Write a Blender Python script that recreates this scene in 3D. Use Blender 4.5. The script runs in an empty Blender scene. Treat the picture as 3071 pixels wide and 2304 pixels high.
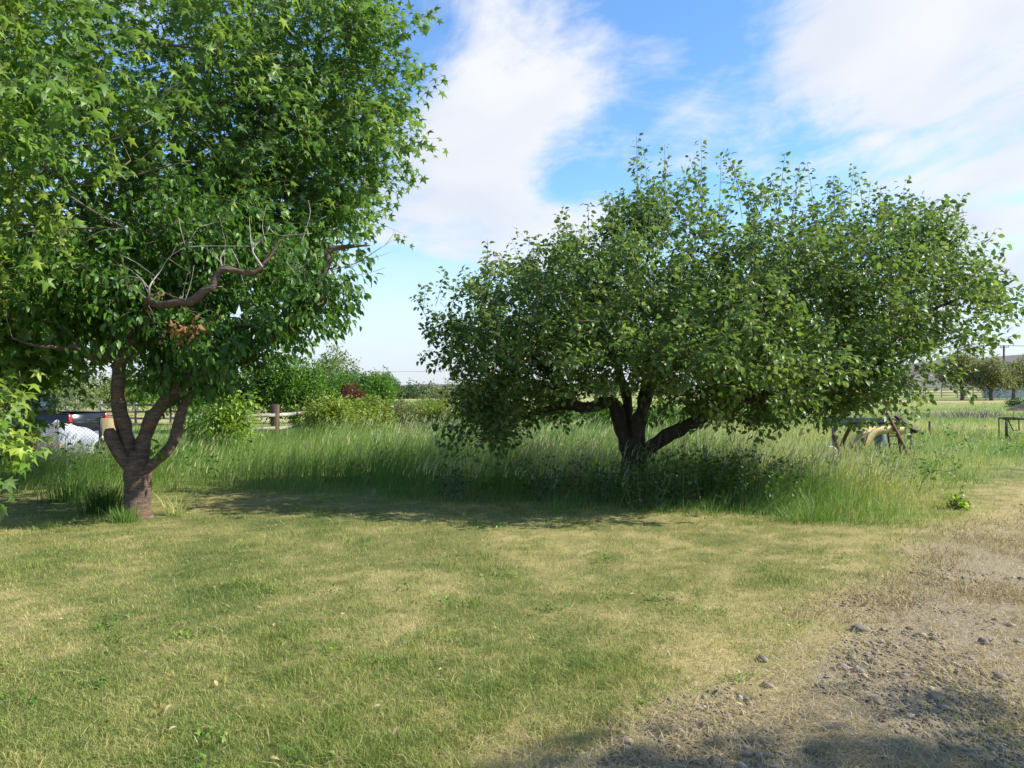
import bpy, math
import numpy as np
from mathutils import Vector, Matrix

# ------------------------------------------------------------------ camera, sky, sun, exposure
SC = bpy.context.scene
COL = SC.collection
F, HZ, CAMH = 740.0, 388.0, 1.6          # focal length in pixels, horizon row, eye height

cam = bpy.data.cameras.new("camera")
cam.sensor_width = 36.0
cam.lens = 36.0 * F / 1024.0
cam.clip_end = 9000
cam_o = bpy.data.objects.new("camera", cam)
cam_o.location = (0, 0, CAMH)
cam_o.rotation_euler = (math.radians(90) + math.atan((HZ - 384) / F), 0, 0)
COL.objects.link(cam_o)
SC.camera = cam_o

SUN_EL, SUN_AZ = math.radians(37.5), math.radians(94)   # azimuth clockwise from +Y
sdir = Vector((math.sin(SUN_AZ) * math.cos(SUN_EL), math.cos(SUN_AZ) * math.cos(SUN_EL), math.sin(SUN_EL)))
sun = bpy.data.lights.new("sun", 'SUN')
sun.energy = 5.0
sun.angle = math.radians(0.55)
sun.color = (1.0, 0.95, 0.86)
sun_o = bpy.data.objects.new("sun", sun)
sun_o.rotation_euler = sdir.to_track_quat('Z', 'Y').to_euler()
sun_o.location = (20, -10, 30)
COL.objects.link(sun_o)

SC.view_settings.view_transform = 'Standard'
SC.view_settings.look = 'None'
SC.view_settings.gamma = 1.0
SC.view_settings.exposure = 0.92
SC.view_settings.use_curve_mapping = False
SC.cycles.max_bounces = 8
SC.cycles.diffuse_bounces = 3
SC.cycles.transmission_bounces = 4
SC.cycles.transparent_max_bounces = 8

world = bpy.data.worlds.new("World")
SC.world = world
world.use_nodes = True


def build_world():
    nt = world.node_tree
    N, L = nt.nodes, nt.links
    N.clear()

    def nd(t, **k):
        n = N.new(t)
        for a, b in k.items():
            setattr(n, a, b)
        return n

    def math_(op, a, b=None, clamp=False):
        n = nd('ShaderNodeMath', operation=op, use_clamp=clamp)
        for i, v in enumerate((a, b)):
            if v is None:
                continue
            if isinstance(v, (int, float)):
                n.inputs[i].default_value = v
            else:
                L.new(v, n.inputs[i])
        return n.outputs[0]

    out = nd('ShaderNodeOutputWorld')
    sky = nd('ShaderNodeTexSky', sky_type='NISHITA')
    sky.sun_disc = False
    sky.sun_elevation = SUN_EL
    sky.sun_rotation = SUN_AZ
    sky.air_density = 1.0
    sky.dust_density = 0.1
    sky.ozone_density = 2.6
    sky.altitude = 600
    bg1 = nd('ShaderNodeBackground')
    bg1.inputs['Strength'].default_value = 0.15
    hs = nd('ShaderNodeHueSaturation')
    hs.inputs['Saturation'].default_value = 1.2
    L.new(sky.outputs[0], hs.inputs['Color'])
    L.new(hs.outputs[0], bg1.inputs['Color'])
    tc = nd('ShaderNodeTexCoord')
    sep = nd('ShaderNodeSeparateXYZ')
    L.new(tc.outputs['Generated'], sep.inputs[0])
    zz = math_('ADD', math_('MAXIMUM', sep.outputs[2], 0.0), 0.16)
    px = math_('DIVIDE', sep.outputs[0], zz)
    py = math_('DIVIDE', sep.outputs[1], zz)
    com = nd('ShaderNodeCombineXYZ')
    L.new(px, com.inputs[0]); L.new(py, com.inputs[1])
    com.inputs[2].default_value = 3.7
    mp = nd('ShaderNodeMapping')
    mp.inputs['Rotation'].default_value = (0, 0, math.radians(28))
    mp.inputs['Scale'].default_value = (1.0, 0.62, 1.0)
    L.new(com.outputs[0], mp.inputs[0])

    def noise(vec, scale, detail, rough, dist):
        n = nd('ShaderNodeTexNoise')
        n.inputs['Scale'].default_value = scale
        n.inputs['Detail'].default_value = detail
        n.inputs['Roughness'].default_value = rough
        n.inputs['Distortion'].default_value = dist
        L.new(vec, n.inputs['Vector'])
        return n.outputs['Fac']
    n1 = noise(mp.outputs[0], 1.3, 9, 0.6, 1.1)
    n2 = noise(mp.outputs[0], 3.6, 6, 0.58, 0.8)
    cov = math_('ADD', math_('MULTIPLY', n1, 1.75), math_('MULTIPLY', n2, 0.75))
    cov = math_('SUBTRACT', cov, 0.66)
    # the large cloud banks of this sky, as broad swells of the cover
    for (x, y, rad, amp) in CLOUDS:
        v = Vector(((x - 512) / F, 1.0, (HZ - y) / F)).normalized()
        dp = nd('ShaderNodeVectorMath', operation='DOT_PRODUCT')
        L.new(tc.outputs['Generated'], dp.inputs[0])
        dp.inputs[1].default_value = v
        k = 1.0 / (1 - math.cos(rad))
        e = math_('MULTIPLY', math_('SUBTRACT', dp.outputs['Value'], 1.0), k)   # 0 at centre, -1 at rad
        g = math_('POWER', 2.718, e)
        cov = math_('ADD', cov, math_('MULTIPLY', g, amp * 0.75))
    mr = nd('ShaderNodeMapRange', interpolation_type='SMOOTHSTEP')
    mr.inputs['From Min'].default_value = 0.47
    mr.inputs['From Max'].default_value = 1.0
    L.new(cov, mr.inputs['Value'])
    fac = math_('MULTIPLY', mr.outputs[0], 0.93)
    # haze of thin cloud towards the horizon
    hz = nd('ShaderNodeMapRange', interpolation_type='SMOOTHSTEP')
    hz.inputs['From Min'].default_value = 0.0
    hz.inputs['From Max'].default_value = 0.26
    hz.inputs['To Min'].default_value = 0.92
    hz.inputs['To Max'].default_value = 0.05
    L.new(sep.outputs[2], hz.inputs['Value'])
    fac = math_('MAXIMUM', fac, hz.outputs[0])
    # cloud body tone: thicker parts slightly greyer
    n3 = noise(mp.outputs[0], 2.3, 5, 0.5, 0.3)
    rmp = nd('ShaderNodeValToRGB')
    rmp.color_ramp.elements[0].position = 0.3
    rmp.color_ramp.elements[0].color = (0.68, 0.72, 0.80, 1)
    rmp.color_ramp.elements[1].position = 0.65
    rmp.color_ramp.elements[1].color = (0.88, 0.88, 0.89, 1)
    L.new(n3, rmp.inputs[0])
    bg2 = nd('ShaderNodeBackground')
    bg2.inputs['Strength'].default_value = 0.60
    # low, distant cloud is seen through more air: bluer and dimmer
    lowm = nd('ShaderNodeMapRange', interpolation_type='SMOOTHSTEP')
    lowm.inputs['From Min'].default_value = 0.0
    lowm.inputs['From Max'].default_value = 0.28
    lowm.inputs['To Min'].default_value = 0.9
    lowm.inputs['To Max'].default_value = 0.0
    L.new(sep.outputs[2], lowm.inputs['Value'])
    mxc = nd('ShaderNodeMix', data_type='RGBA')
    L.new(lowm.outputs[0], mxc.inputs['Factor'])
    L.new(rmp.outputs[0], mxc.inputs['A'])
    mxc.inputs['B'].default_value = (0.60, 0.67, 0.78, 1)
    L.new(mxc.outputs['Result'], bg2.inputs['Color'])
    mix = nd('ShaderNodeMixShader')
    L.new(fac, mix.inputs[0]); L.new(bg1.outputs[0], mix.inputs[1]); L.new(bg2.outputs[0], mix.inputs[2])
    L.new(mix.outputs[0], out.inputs[0])


CLOUDS = [(980, 60, 0.20, 0.42), (880, 110, 0.10, 0.20), (490, 70, 0.13, 0.34), (560, 40, 0.08, 0.14), (470, 200, 0.10, 0.28),
          (585, 235, 0.07, 0.18), (990, 280, 0.10, 0.22), (620, 190, 0.05, 0.10), (740, 150, 0.06, 0.10),
          (690, 50, 0.085, -0.26), (760, 70, 0.06, -0.26), (570, 165, 0.05, -0.34), (615, 135, 0.05, -0.24), (530, 150, 0.04, -0.1), (390, 275, 0.05, -0.12), (800, 180, 0.04, -0.08)]
build_world()

# ------------------------------------------------------------------ helpers
rng = np.random.default_rng(7)
U = lambda a, b, n=None: rng.uniform(a, b, n)


def reseed(k):
    global rng
    rng = np.random.default_rng(k)


def at(px, py, d):
    """point seen at pixel (px,py) standing d metres down the view axis"""
    return np.array([(px - 512) / F * d, d, CAMH + (HZ - py) / F * d])


def ss(a, b, x):
    t = np.clip((np.asarray(x, float) - a) / (b - a), 0, 1)
    return t * t * (3 - 2 * t)


_tab = np.random.default_rng(3).random((256, 256))


def vnoise(x, y, s, seed=0):
    x = np.asarray(x, float) / s + seed * 17.31
    y = np.asarray(y, float) / s + seed * 9.77
    xi, yi = np.floor(x).astype(int), np.floor(y).astype(int)
    fx, fy = x - xi, y - yi
    fx, fy = fx * fx * (3 - 2 * fx), fy * fy * (3 - 2 * fy)
    g = lambda i, j: _tab[(xi + i) & 255, (yi + j) & 255]
    return (g(0, 0) * (1 - fx) + g(1, 0) * fx) * (1 - fy) + (g(0, 1) * (1 - fx) + g(1, 1) * fx) * fy


def fbm(x, y, s, seed=0, o=4):
    v, a, t = 0, 1, 0
    for k in range(o):
        v = v + a * vnoise(x, y, s / 2 ** k, seed + k)
        t += a
        a *= 0.55
    return v / t


def gh(x, y):
    """ground height: level yard, dropping away beyond the grass on the left"""
    x = np.asarray(x, float); y = np.asarray(y, float)
    drop = -0.6 * ss(12.5, 19, y) * (1 - ss(-10.5, -6.8, x))
    und = (fbm(x, y, 2.2, 5, 3) - 0.5) * 0.07 * (1 - ss(40, 80, np.hypot(x, y)))
    return drop + und


EDGE_D = np.array([-4, 0, 3.1, 4.4, 5.66, 7.5, 9.1, 10.6, 14, 20, 40.])
EDGE_X = np.array([-3.2, -1.7, 0.15, 1.45, 2.5, 4.0, 5.66, 7.3, 11.2, 18, 40.])


def pathness(x, y):
    e = np.interp(y, EDGE_D, EDGE_X)
    n = (fbm(x, y, 0.9, 11, 4) - 0.5) * 1.5
    return ss(-0.5, 0.75, x - e + n) * (1 - ss(10, 17, y) * 0.75)


TALL_X = np.array([-16, -8, -3, -0.6, 1, 2.4, 3.7, 4.7, 5.6, 6.8, 9, 14.])
TALL_D = np.array([12.0, 11.5, 11.3, 10.5, 9.9, 9.5, 8.8, 8.9, 9.6, 11.2, 13.5, 18.])


def tallness(x, y):
    return y - (np.interp(x, TALL_X, TALL_D) + (fbm(x, y, 1.1, 21, 3) - 0.5) * 1.1)


class Acc:
    """collects triangles with a per-vertex tint"""
    def __init__(s):
        s.V, s.T, s.A, s.n = [], [], [], 0

    def add(s, v, f, tint=0.5):
        v = np.asarray(v, float).reshape(-1, 3)
        f = np.asarray(f, int).reshape(-1, 3)
        s.V.append(v); s.T.append(f + s.n)
        s.A.append(np.full(len(v), tint) if np.isscalar(tint) else np.asarray(tint, float))
        s.n += len(v)
        return s

    def box(s, c, size, R=None, tint=0.5, bev=0.0):
        hx, hy, hz = np.array(size) / 2.0
        if bev <= 0:
            v = np.array([[x, y, z] for z in (-hz, hz) for y in (-hy, hy) for x in (-hx, hx)])
            q = [(0, 2, 3, 1), (4, 5, 7, 6), (0, 1, 5, 4), (2, 6, 7, 3), (0, 4, 6, 2), (1, 3, 7, 5)]
            f = [t for a, b, c_, d in q for t in ((a, b, c_), (a, c_, d))]
        else:
            b = min(bev, hx * .9, hy * .9, hz * .9)
            v, f = [], []
            layers = [(-hz, b), (-hz + b, 0), (hz - b, 0), (hz, b)]
            for z, ins in layers:
                X, Y = hx - ins, hy - ins
                bb = b * 0.6
                v += [(-X + bb, -Y, z), (X - bb, -Y, z), (X, -Y + bb, z), (X, Y - bb, z), (X - bb, Y, z), (-X + bb, Y, z), (-X, Y - bb, z), (-X, -Y + bb, z)]
            for k in range(3):
                for i in range(8):
                    a, a2 = k * 8 + i, k * 8 + (i + 1) % 8
                    f += [(a, a2, a2 + 8), (a, a2 + 8, a + 8)]
            for i in range(1, 7):
                f += [(0, i + 1, i), (24, 24 + i, 24 + i + 1)]
            v = np.array(v)
        if R is not None:
            v = v @ np.asarray(R).T
        return s.add(v + np.asarray(c, float), f, tint)

    def tube(s, P, r, n=6, tint=0.5, cap=True, wob=0.0, seed=0):
        P = np.asarray(P, float)
        m = len(P)
        r = np.full(m, r) if np.isscalar(r) else np.asarray(r, float)
        T = np.gradient(P, axis=0)
        T /= np.linalg.norm(T, axis=1)[:, None] + 1e-9
        ref = np.array([0, 0, 1.0]) if abs(T[0, 2]) < 0.9 else np.array([1.0, 0, 0])
        ang = np.arange(n) * 2 * math.pi / n
        rings = []
        x = np.cross(T[0], ref)
        for i in range(m):
            x = x - T[i] * np.dot(x, T[i])
            x /= np.linalg.norm(x) + 1e-9
            y = np.cross(T[i], x)
            rr = r[i]
            if wob:
                rr = rr * (1 + wob * (vnoise(ang * 1.3 + seed, np.full(n, i * 0.45), 0.9, 4) - 0.5 + 0.5 * (vnoise(np.cos(ang) * 2 + seed, np.sin(ang) * 2 + i * 0.2, 1.0, 8) - 0.5)))
            rings.append(P[i] + (np.cos(ang)[:, None] * x + np.sin(ang)[:, None] * y) * (rr[:, None] if wob else rr))
        v = np.concatenate(rings)
        i = np.arange(n); j = (i + 1) % n
        f = []
        for k in range(m - 1):
            a, b = k * n, (k + 1) * n
            f.append(np.stack([a + i, a + j, b + j], 1)); f.append(np.stack([a + i, b + j, b + i], 1))
        f = np.concatenate(f)
        if cap:
            v = np.concatenate([v, P[:1], P[-1:]])
            c0, c1 = m * n, m * n + 1
            f = np.concatenate([f, np.stack([np.full(n, c0), j, i], 1), np.stack([np.full(n, c1), (m - 1) * n + i, (m - 1) * n + j], 1)])
        return s.add(v, f, tint)

    def inst(s, tv, tf, pos, R, scale, tint):
        """many copies of a template: R[n] rows are the local x, y, z axes"""
        n, k = len(pos), len(tv)
        sc = np.asarray(scale, float)
        loc = tv[None] * (sc[:, None, None] if sc.ndim == 1 else sc[:, None, :])
        v = np.einsum('nki,nij->nkj', loc, R) + pos[:, None]
        f = tf[None] + (np.arange(n) * k)[:, None, None]
        return s.add(v.reshape(-1, 3), f.reshape(-1, 3), np.repeat(tint, k))

    def mesh(s, name, mat, base=(0, 0, 0), smooth=False):
        me = bpy.data.meshes.new(name)
        v = (np.concatenate(s.V) - np.asarray(base, float)).astype(np.float32)
        f = np.concatenate(s.T).astype(np.int32)
        me.vertices.add(len(v)); me.vertices.foreach_set('co', v.ravel())
        me.loops.add(f.size); me.loops.foreach_set('vertex_index', f.ravel())
        me.polygons.add(len(f))
        me.polygons.foreach_set('loop_start', np.arange(0, f.size, 3, dtype=np.int32))
        me.polygons.foreach_set('loop_total', np.full(len(f), 3, np.int32))
        if smooth:
            me.polygons.foreach_set('use_smooth', np.ones(len(f), bool))
        me.update(calc_edges=True)
        a = me.attributes.new('tint', 'FLOAT', 'POINT')
        a.data.foreach_set('value', np.concatenate(s.A).astype(np.float32))
        me.materials.append(mat)
        return me

    def obj(s, name, mat, parent=None, base=None, kind=None, smooth=False):
        """link as one object; base is the world position of the thing it belongs to"""
        b = np.array(parent['_b']) if parent is not None and base is None else (np.zeros(3) if base is None else np.asarray(base, float))
        me = s.mesh(name, mat, b, smooth)
        o = bpy.data.objects.new(name, me)
        COL.objects.link(o)
        if parent is not None:
            o.parent = parent
            o['_b'] = list(b)
        else:
            o.location = b
            o['_b'] = list(b)
        if kind:
            o['kind'] = kind
        return o


def tag(o, label, cat, group=None):
    o['label'] = label
    o['category'] = cat
    if group:
        o['group'] = group
    return o


def thing(name, label, cat, base, group=None):
    o = bpy.data.objects.new(name, None)
    o.empty_display_size = 0.2
    COL.objects.link(o)
    o.location = [float(q) for q in base]
    o['_b'] = [float(q) for q in base]
    return tag(o, label, cat, group)


def smooth_path(pts, rad, step=0.08):
    """Catmull-Rom through control points, with radii"""
    P = np.asarray(pts, float); r = np.asarray(rad, float)
    Q = np.concatenate([[2 * P[0] - P[1]], P, [2 * P[-1] - P[-2]]])
    out, ro = [], []
    for i in range(len(P) - 1):
        p0, p1, p2, p3 = Q[i:i + 4]
        n = max(2, int(np.linalg.norm(p2 - p1) / step))
        t = np.linspace(0, 1, n, endpoint=False)[:, None]
        out.append(0.5 * (2 * p1 + (p2 - p0) * t + (2 * p0 - 5 * p1 + 4 * p2 - p3) * t ** 2 + (-p0 + 3 * p1 - 3 * p2 + p3) * t ** 3))
        ro.append(r[i] + (r[i + 1] - r[i]) * t[:, 0])
    out.append(P[-1:]); ro.append(r[-1:])
    return np.concatenate(out), np.concatenate(ro)


def rotz(a):
    c, s = math.cos(a), math.sin(a)
    return np.array([[c, -s, 0], [s, c, 0], [0, 0, 1.0]])


def unit(v):
    return v / (np.linalg.norm(v, axis=-1, keepdims=True) + 1e-9)


def rdir(n):
    return unit(rng.normal(size=(n, 3)))


# ------------------------------------------------------------------ materials
def new_mat(name):
    m = bpy.data.materials.new(name)
    m.use_nodes = True
    nt = m.node_tree
    b = nt.nodes['Principled BSDF']
    return m, nt, b


def ramp(nt, src, stops):
    r = nt.nodes.new('ShaderNodeValToRGB')
    e = r.color_ramp.elements
    while len(e) < len(stops):
        e.new(0.5)
    for q, (p, c) in zip(e, stops):
        q.position = p
        q.color = (*c, 1)
    nt.links.new(src, r.inputs[0])
    return r.outputs[0]


def tint_out(nt):
    a = nt.nodes.new('ShaderNodeAttribute')
    a.attribute_name = 'tint'
    return a.outputs['Fac']


def noise_out(nt, scale, detail=5, rough=0.6, stretch=None, dist=0.0):
    tc = nt.nodes.new('ShaderNodeTexCoord')
    n = nt.nodes.new('ShaderNodeTexNoise')
    n.inputs['Scale'].default_value = scale
    n.inputs['Detail'].default_value = detail
    n.inputs['Roughness'].default_value = rough
    n.inputs['Distortion'].default_value = dist
    src = tc.outputs['Object']
    if stretch:
        mp = nt.nodes.new('ShaderNodeMapping')
        mp.inputs['Scale'].default_value = stretch
        nt.links.new(src, mp.inputs[0])
        src = mp.outputs[0]
    nt.links.new(src, n.inputs['Vector'])
    return n.outputs['Fac']


def bump(nt, b, h, strength=0.4, dist=0.02):
    n = nt.nodes.new('ShaderNodeBump')
    n.inputs['Strength'].default_value = strength
    n.inputs['Distance'].default_value = dist
    nt.links.new(h, n.inputs['Height'])
    nt.links.new(n.outputs[0], b.inputs['Normal'])


def leaf_mat(name, stops, trans=0.35, tcol=(1.5, 1.55, 0.7), rough=0.45, spec=0.4, under=None):
    m, nt, b = new_mat(name)
    c = ramp(nt, tint_out(nt), stops)
    if under:                                   # paler underside of the blade
        g = nt.nodes.new('ShaderNodeNewGeometry')
        mx = nt.nodes.new('ShaderNodeMix'); mx.data_type = 'RGBA'
        f = nt.nodes.new('ShaderNodeMath'); f.operation = 'MULTIPLY'; f.inputs[1].default_value = 0.55
        nt.links.new(g.outputs['Backfacing'], f.inputs[0])
        nt.links.new(f.outputs[0], mx.inputs['Factor'])
        nt.links.new(c, mx.inputs['A'])
        mx.inputs['B'].default_value = (*under, 1)
        c = mx.outputs['Result']
    nt.links.new(c, b.inputs['Base Color'])
    b.inputs['Roughness'].default_value = rough
    b.inputs['Specular IOR Level'].default_value = spec
    t = nt.nodes.new('ShaderNodeBsdfTranslucent')
    mu = nt.nodes.new('ShaderNodeMix'); mu.data_type = 'RGBA'; mu.blend_type = 'MULTIPLY'
    mu.inputs['Factor'].default_value = 1
    nt.links.new(c, mu.inputs['A'])
    mu.inputs['B'].default_value = (*tcol, 1)
    nt.links.new(mu.outputs['Result'], t.inputs['Color'])
    mix = nt.nodes.new('ShaderNodeMixShader')
    mix.inputs[0].default_value = trans
    nt.links.new(b.outputs[0], mix.inputs[1]); nt.links.new(t.outputs[0], mix.inputs[2])
    nt.links.new(mix.outputs[0], nt.nodes['Material Output'].inputs['Surface'])
    return m


def noisy_mat(name, c0, c1, scale=8, rough=0.8, stretch=None, bstr=0.4, bdist=0.02, metal=0.0, spec=0.3, dist=0.0, lo=0.3, hi=0.7):
    m, nt, b = new_mat(name)
    n = noise_out(nt, scale, 6, 0.65, stretch, dist)
    nt.links.new(ramp(nt, n, [(lo, c0), (hi, c1)]), b.inputs['Base Color'])
    b.inputs['Roughness'].default_value = rough
    b.inputs['Metallic'].default_value = metal
    b.inputs['Specular IOR Level'].default_value = spec
    if bstr:
        bump(nt, b, n, bstr, bdist)
    return m


M = {}
M['maple'] = leaf_mat('maple_leaf', [(0, (.05, .12, .018)), (.5, (.10, .20, .028)), (.85, (.19, .30, .04)), (1, (.32, .40, .06))], .42, spec=.35, rough=.45, under=(.16, .24, .11))
M['cherry'] = leaf_mat('cherry_leaf', [(0, (.026, .068, .014)), (.5, (.065, .15, .022)), (.9, (.12, .22, .035)), (1, (.22, .28, .06))], .35, rough=.42, spec=.3)
M['apple'] = leaf_mat('pear_leaf', [(0, (.045, .098, .018)), (.5, (.10, .175, .032)), (.9, (.19, .28, .058)), (1, (.28, .34, .08))], .37, rough=.42, spec=.3, under=(.17, .23, .11))
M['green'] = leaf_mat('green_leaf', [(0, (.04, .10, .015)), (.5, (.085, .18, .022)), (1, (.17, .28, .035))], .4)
M['vine'] = leaf_mat('vine_leaf', [(0, (.07, .12, .018)), (.5, (.16, .22, .03)), (1, (.32, .36, .07))], .4)
M['sucker'] = leaf_mat('sucker_leaf', [(0, (.09, .17, .02)), (.5, (.19, .29, .03)), (1, (.32, .40, .06))], .4)
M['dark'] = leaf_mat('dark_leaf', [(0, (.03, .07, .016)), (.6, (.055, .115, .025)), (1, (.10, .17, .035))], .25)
M['poplar'] = leaf_mat('poplar_leaf', [(0, (.045, .085, .03)), (1, (.085, .14, .045))], .25)
M['olive'] = leaf_mat('olive_leaf', [(0, (.09, .11, .04)), (.5, (.16, .175, .075)), (1, (.28, .275, .13))], .4)
M['greyleaf'] = leaf_mat('grey_willow_leaf', [(0, (.11, .15, .07)), (1, (.24, .28, .14))], .35)
M['redleaf'] = leaf_mat('red_leaf', [(0, (.08, .022, .016)), (1, (.19, .06, .035))], .3)
M['lawn'] = leaf_mat('lawn_blade', [(0, (.10, .17, .035)), (.3, (.175, .245, .05)), (.55, (.28, .31, .08)), (.8, (.42, .38, .14)), (1, (.56, .47, .22))], .28, tcol=(1.25, 1.25, .75), rough=.55, spec=.25)
M['tall'] = leaf_mat('tall_blade', [(0, (.065, .14, .025)), (.4, (.125, .23, .045)), (.75, (.215, .315, .08)), (1, (.48, .43, .20))], .4, tcol=(1.3, 1.3, .7), rough=.45, spec=.35)
M['seed'] = leaf_mat('seed_head', [(0, (.30, .36, .16)), (1, (.58, .55, .33))], .35, tcol=(1.1, 1.1, .8), rough=.6, spec=.2)
M['straw'] = leaf_mat('straw', [(0, (.22, .16, .075)), (.5, (.38, .29, .14)), (1, (.55, .46, .26))], .15, tcol=(1, 1, .8), rough=.7, spec=.2)
M['deadleaf'] = leaf_mat('dead_leaf', [(0, (.13, .055, .02)), (1, (.34, .17, .06))], .2, tcol=(1, .9, .7), rough=.7)
M['brush'] = leaf_mat('dry_brush', [(0, (.16, .13, .10)), (1, (.38, .33, .27))], .0, rough=.85)
M['weed'] = leaf_mat('weed_leaf', [(0, (.035, .095, .015)), (.5, (.07, .16, .022)), (1, (.17, .28, .03))], .3)


def cherry_bark():
    m, nt, b = new_mat('cherry_bark')
    n1 = noise_out(nt, 5, 6, .6)
    n2 = noise_out(nt, 8, 6, .72, (1, 1, 4.5), .6)                     # horizontal lenticel bands
    c = ramp(nt, n2, [(.28, (.045, .028, .02)), (.5, (.135, .088, .062)), (.72, (.26, .195, .15))])
    orange = ramp(nt, n1, [(.56, (0, 0, 0)), (.72, (1, 1, 1))])
    mx = nt.nodes.new('ShaderNodeMix'); mx.data_type = 'RGBA'
    f = nt.nodes.new('ShaderNodeMath'); f.operation = 'MULTIPLY'; f.inputs[1].default_value = .75
    nt.links.new(orange, f.inputs[0]); nt.links.new(f.outputs[0], mx.inputs['Factor'])
    nt.links.new(c, mx.inputs['A']); mx.inputs['B'].default_value = (.26, .11, .03, 1)
    nt.links.new(mx.outputs['Result'], b.inputs['Base Color'])
    b.inputs['Roughness'].default_value = .68
    b.inputs['Specular IOR Level'].default_value = .35
    n3 = noise_out(nt, 26, 6, .7, (1, 1, .5), .8)
    ad = nt.nodes.new('ShaderNodeMath'); ad.operation = 'ADD'
    nt.links.new(n2, ad.inputs[0]); nt.links.new(n3, ad.inputs[1])
    bump(nt, b, ad.outputs[0], 1.0, .03)
    return m


M['cherry_bark'] = cherry_bark()
M['apple_bark'] = noisy_mat('pear_bark', (.022, .017, .013), (.09, .07, .052), 14, .9, (1, 1, .35), .9, .03)
M['bark'] = noisy_mat('grey_bark', (.07, .055, .042), (.20, .165, .13), 10, .9, (1, 1, .4), .6, .02)
M['twig'] = noisy_mat('twig', (.10, .075, .055), (.24, .19, .15), 20, .85, None, 0)
M['greytwig'] = noisy_mat('dead_twig', (.20, .17, .145), (.42, .38, .34), 20, .85, None, 0)
M['post'] = noisy_mat('weathered_post', (.045, .03, .022), (.15, .10, .07), 9, .9, (1, 1, .15), .6, .02)
M['rail'] = noisy_mat('weathered_rail', (.20, .17, .135), (.42, .38, .32), 9, .9, (1, .3, 1), .5, .01)
M['greywood'] = noisy_mat('grey_wood', (.13, .115, .10), (.30, .27, .24), 9, .9, (1, 1, .3), .5, .01)
M['rust'] = noisy_mat('rusty_steel', (.055, .028, .018), (.19, .095, .06), 14, .75, None, .3, .005, .15)
M['darksteel'] = noisy_mat('dark_steel', (.018, .014, .012), (.06, .042, .035), 18, .6, None, .2, .004, .3)
M['yellow'] = noisy_mat('faded_yellow_plastic', (.42, .31, .11), (.56, .44, .2), 5, .45, None, 0, spec=.45)
M['greysheet'] = noisy_mat('weathered_teal_sheet', (.14, .17, .155), (.24, .27, .245), 5, .7, (1, 1, .4), .2, .01)
M['lightgrey'] = noisy_mat('light_grey_sheet', (.30, .30, .29), (.46, .45, .43), 6, .7, None, 0)
M['bluegrey'] = noisy_mat('blue_grey_plastic', (.08, .12, .14), (.14, .18, .20), 6, .6, None, 0)
M['white'] = noisy_mat('white_paint', (.55, .54, .52), (.80, .79, .77), 9, .5, None, 0)
M['tan'] = noisy_mat('plywood', (.40, .28, .12), (.56, .42, .22), 7, .8, (1, 1, .12), .2, .004)
M['tarp'] = noisy_mat('silver_tarp', (.30, .32, .35), (.55, .56, .58), 2.5, .38, None, .35, .05, .0, .5)
M['log'] = noisy_mat('split_firewood', (.26, .13, .055), (.52, .34, .17), 9, .85, (1, 1, 1), .4, .01)
M['logbark'] = noisy_mat('firewood_bark', (.06, .045, .035), (.15, .11, .08), 12, .9, None, .5, .02)
M['galv'] = noisy_mat('galvanised_steel', (.10, .095, .09), (.22, .21, .20), 9, .5, None, 0, metal=.4)
M['blackcoat'] = noisy_mat('black_coating', (.012, .012, .013), (.025, .025, .027), 8, .4, None, 0)
M['rock'] = noisy_mat('river_stone', (.10, .082, .065), (.24, .20, .16), 14, .85, None, .4, .01)
M['pole'] = noisy_mat('pole_wood', (.06, .045, .035), (.13, .10, .08), 5, .9, (1, 1, .2), .3, .01)
M['barn'] = noisy_mat('pale_barn_siding', (.48, .46, .44), (.62, .60, .58), 1.2, .7, (6, 6, .2), 0)
M['roof'] = noisy_mat('dark_roof', (.05, .05, .055), (.09, .09, .095), 2, .6, None, 0)
M['hill'] = noisy_mat('sagebrush_hill', (.115, .105, .105), (.20, .175, .155), .006, .95, (1, 1, 3), 0, spec=.1)
M['mound'] = noisy_mat('bare_soil', (.07, .05, .04), (.19, .145, .115), 3, .95, None, .8, .08)


def gravel_mat():
    m, nt, b = new_mat('gravel')
    c = ramp(nt, tint_out(nt), [(0, (.10, .085, .07)), (.5, (.21, .18, .148)), (.9, (.33, .285, .23)), (1, (.34, .24, .17))])
    nt.links.new(c, b.inputs['Base Color'])
    b.inputs['Roughness'].default_value = .85
    b.inputs['Specular IOR Level'].default_value = .25
    return m


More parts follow.
